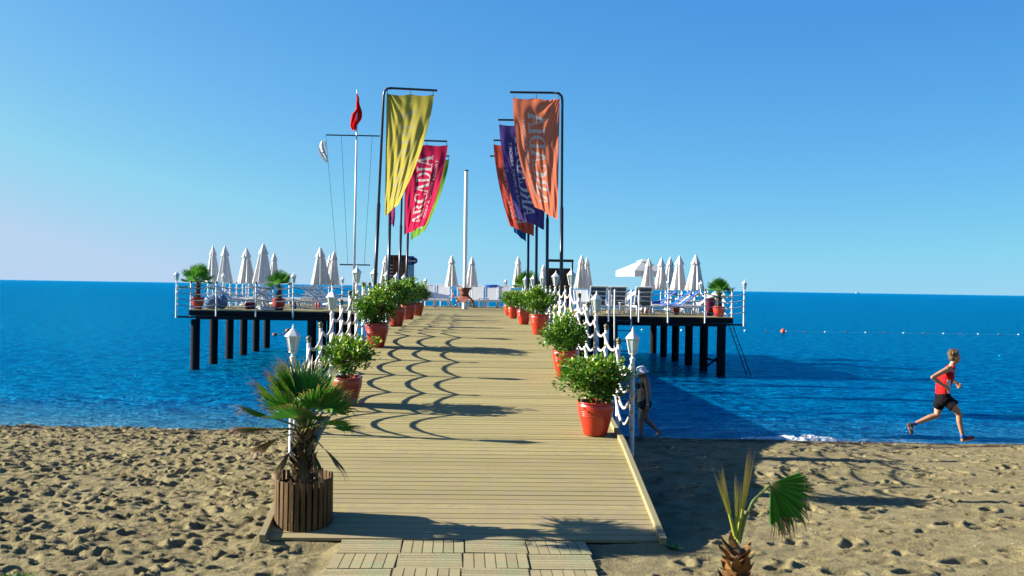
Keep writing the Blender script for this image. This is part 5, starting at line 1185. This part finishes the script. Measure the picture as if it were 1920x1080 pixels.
    s_.tube([hip+V((.0, -.085, .0)), hip.lerp(k1, .5)+V((0, -.01, 0)), k1], [.115, .112, .114], 16); s_.tube([hip+V((-.0, .08, 0)), hip.lerp(k2, .5), k2], [.112, .106, .106], 16)
    skin_mesh('shorts', s_, blackc, t, .009, 2)
    # shoes and socks
    def shoe(hl, toe, an, up, nm='shoe'):
        d = (toe-hl).normalized(); u = V(up).normalized(); L = (toe-hl).length; x = MB()
        cap(x, hl+d*.045+u*.045, hl+d*L*.55+u*.040, .042, .040); cap(x, hl+d*L*.5+u*.035, toe-d*.045+u*.028, .040, .030); cap(x, hl+d*.05+u*.06, an-(an-hl)*.25, .040, .036)
        o = skin_mesh(nm, x, shoeb, t, .006, 2); so_ = MB(); cap(so_, hl+d*.035+u*.012, toe-d*.035+u*.016, .030, .026, 12); so2 = skin_mesh('sole', so_, shoew if toe.x > 0 else woodbits, o, .006, 1)
        st = MB(); side = d.cross(u).normalized()
        for q in (.38, .50, .62): st.obox(hl+d*L*q+u*.075+side*.030, hl+d*L*q+u*.075-side*.030, .014, .006, up=u)
        st.obox(hl+d*L*.30+u*.02+side*.044, hl+d*L*.58+u*.062+side*.038, .012, .004, up=side); st.obox(hl+d*L*.44+u*.02+side*.044, hl+d*L*.62+u*.055+side*.038, .010, .004, up=side); st.build('laces', shoer if toe.x > 0 else shoew, o)
        k = MB(); cap(k, an+(an-hl)*.15, an-(an-hl)*.2, .036, .038, 12); k.build('sock', sockb, t, smooth=True)
    shoe(hl, toe, an, (.1, 0, 1)); shoe(hf+V((0, 0, .03)), tf, af, (1, 0, .15))
runner()

def walker():
    Y = 23.35; G = at_y(1203, 820, Y); t = thing('person', 'person in white sun hat and dark bikini walking behind the nearest right lamp post', 'person', (G.x, Y, G.z))
    W = lambda px, py, dy=0: at_y(px, py, Y+dy)-Vector((G.x, Y, G.z)); V = Vector; b = MB()
    hip = W(1206, 754); wa = W(1204.5, 739); ch = W(1206, 722); nk = W(1206.5, 708)
    for s in (-1, 1):
        cap(b, hip+V((0, s*.075, -.02)), wa+V((0, s*.055, 0)), .115, .095); cap(b, wa+V((0, s*.055, 0)), ch+V((0, s*.06, 0)), .095, .098); cap(b, ch+V((0, s*.06, 0)), nk+V((.01, s*.07, -.02)), .092, .052); ell(b, ch+V((-.075, s*.065, -.01)), (.065, .060, .062))
    ell(b, hip+V((.055, -.06, -.03)), (.10, .09, .11)); ell(b, hip+V((.055, .06, -.03)), (.10, .09, .11))
    sh, el, wr = W(1212.5, 712, -.15), W(1216, 738, -.19), W(1214.5, 760, -.19); cap(b, nk+V((0, -.05, -.02)), sh, .05, .055); cap(b, sh, el, .055, .040); cap(b, el, wr, .040, .026); hand(b, wr, (0, 0, -1), (-1, 0, 0), (0, 1, 0), .95, .30)
    sh, el, wr = W(1204, 713, .15), W(1197, 736, .20), W(1190, 752, .20); cap(b, nk+V((0, .05, -.02)), sh, .05, .052); cap(b, sh, el, .052, .040); cap(b, el, wr, .040, .026); hand(b, wr, wr-el, (0, -1, 0), (-.3, 0, -1), .95, .5)
    k1, a1 = W(1201.5, 789, -.02), W(1201.5, 816, -.02); cap(b, hip+V((0, -.07, -.03)), k1, .102, .062); cap(b, k1, k1.lerp(a1, .35)+V((.012, 0, 0)), .058, .058); cap(b, k1.lerp(a1, .35)+V((.012, 0, 0)), a1, .057, .034); cap(b, a1+V((.02, 0, -.02)), a1+V((-.15, 0, -.045)), .034, .022)
    k2, a2 = W(1211, 786, .10), W(1233, 808, .12); cap(b, hip+V((.01, .08, -.03)), k2, .10, .060); cap(b, k2, k2.lerp(a2, .35)+V((0, 0, .012)), .056, .056); cap(b, k2.lerp(a2, .35)+V((0, 0, .012)), a2, .055, .033); heel = W(1237.5, 809, .12); tt = W(1231.5, 818.5, .12)
    cap(b, heel, heel.lerp(tt, .6), .030, .034); cap(b, heel.lerp(tt, .6), tt+V((-.05, 0, 0)), .030, .018); cap(b, a2, heel, .034, .030)
    hd = W(1202, 699.5); cap(b, nk+V((0, 0, -.02)), hd+V((.02, 0, -.05)), .052, .048)
    ell(b, hd+V((.01, 0, .012)), (.092, .072, .098), .35); ell(b, hd+V((-.032, 0, -.035)), (.060, .052, .070), .45); ell(b, hd+V((-.085, 0, -.030)), (.018, .012, .018)); ell(b, hd+V((-.055, 0, -.082)), (.026, .030, .022)); ell(b, hd+V((-.078, 0, -.058)), (.012, .02, .008))
    for s in (-1, 1): ell(b, hd+V((.012, s*.071, -.015)), (.016, .010, .028))
    skin_mesh('body', b, skin2, t, .008, 3)
    h = MB(); ell(h, hd+V((.03, 0, .0)), (.085, .078, .085)); skin_mesh('hair', h, hairm, t, .008, 1)
    c = hd+V((.005, 0, .035)); h = MB(); rot = R(14); prf = [(.150, -.035), (.148, -.028), (.103, .010), (.100, .045), (.088, .085), (.05, .098), (.002, .100)]; k = len(h.v); h.lathe(prf, 28)
    for i in range(len(h.v)): v_ = h.v[i]; h.v[i] = (c.x+v_[0]*math.cos(rot)-v_[2]*math.sin(rot)*-1*-1, c.y+v_[1], c.z+v_[0]*math.sin(rot)+v_[2]*math.cos(rot))
    h.build('sun_hat', whitec, t, smooth=True)
    s_ = MB(); bx = mat('bikini', (.02, .017, .015), .7, .2, noise=.5, nscale=30)
    for s in (-1, 1): cap(s_, hip+V((0, s*.075, -.035)), hip+V((0, s*.070, .025)), .124, .112)
    ell(s_, hip+V((.055, -.06, -.03)), (.106, .095, .112)); ell(s_, hip+V((.055, .06, -.03)), (.106, .095, .112)); s_.tube([hip+V((-.02, 0, -.08)), hip+V((.0, 0, -.14))], [.11, .05], 10); skin_mesh('bikini_bottom', s_, bx, t, .009, 1)
    s_ = MB()
    for s in (-1, 1): ell(s_, ch+V((-.080, s*.065, -.012)), (.067, .064, .060)); cap(s_, ch+V((0, s*.06, -.03)), ch+V((0, s*.06, -.005)), .1005, .1005)
    s_.tube([ch+V((-.08, -.05, .03)), nk+V((.03, -.04, .02))], .008, 6); skin_mesh('bikini_top', s_, bx, t, .008, 0)
    m = MB(); m.tube([wr*1, wr*1], .01, 4); 
    w2 = W(1214.5, 759, -.19); m = MB(); m.lathe([(.031, -.008), (.034, 0), (.031, .008)], 14, w2); m.build('bracelet', white, t, smooth=True)
walker()
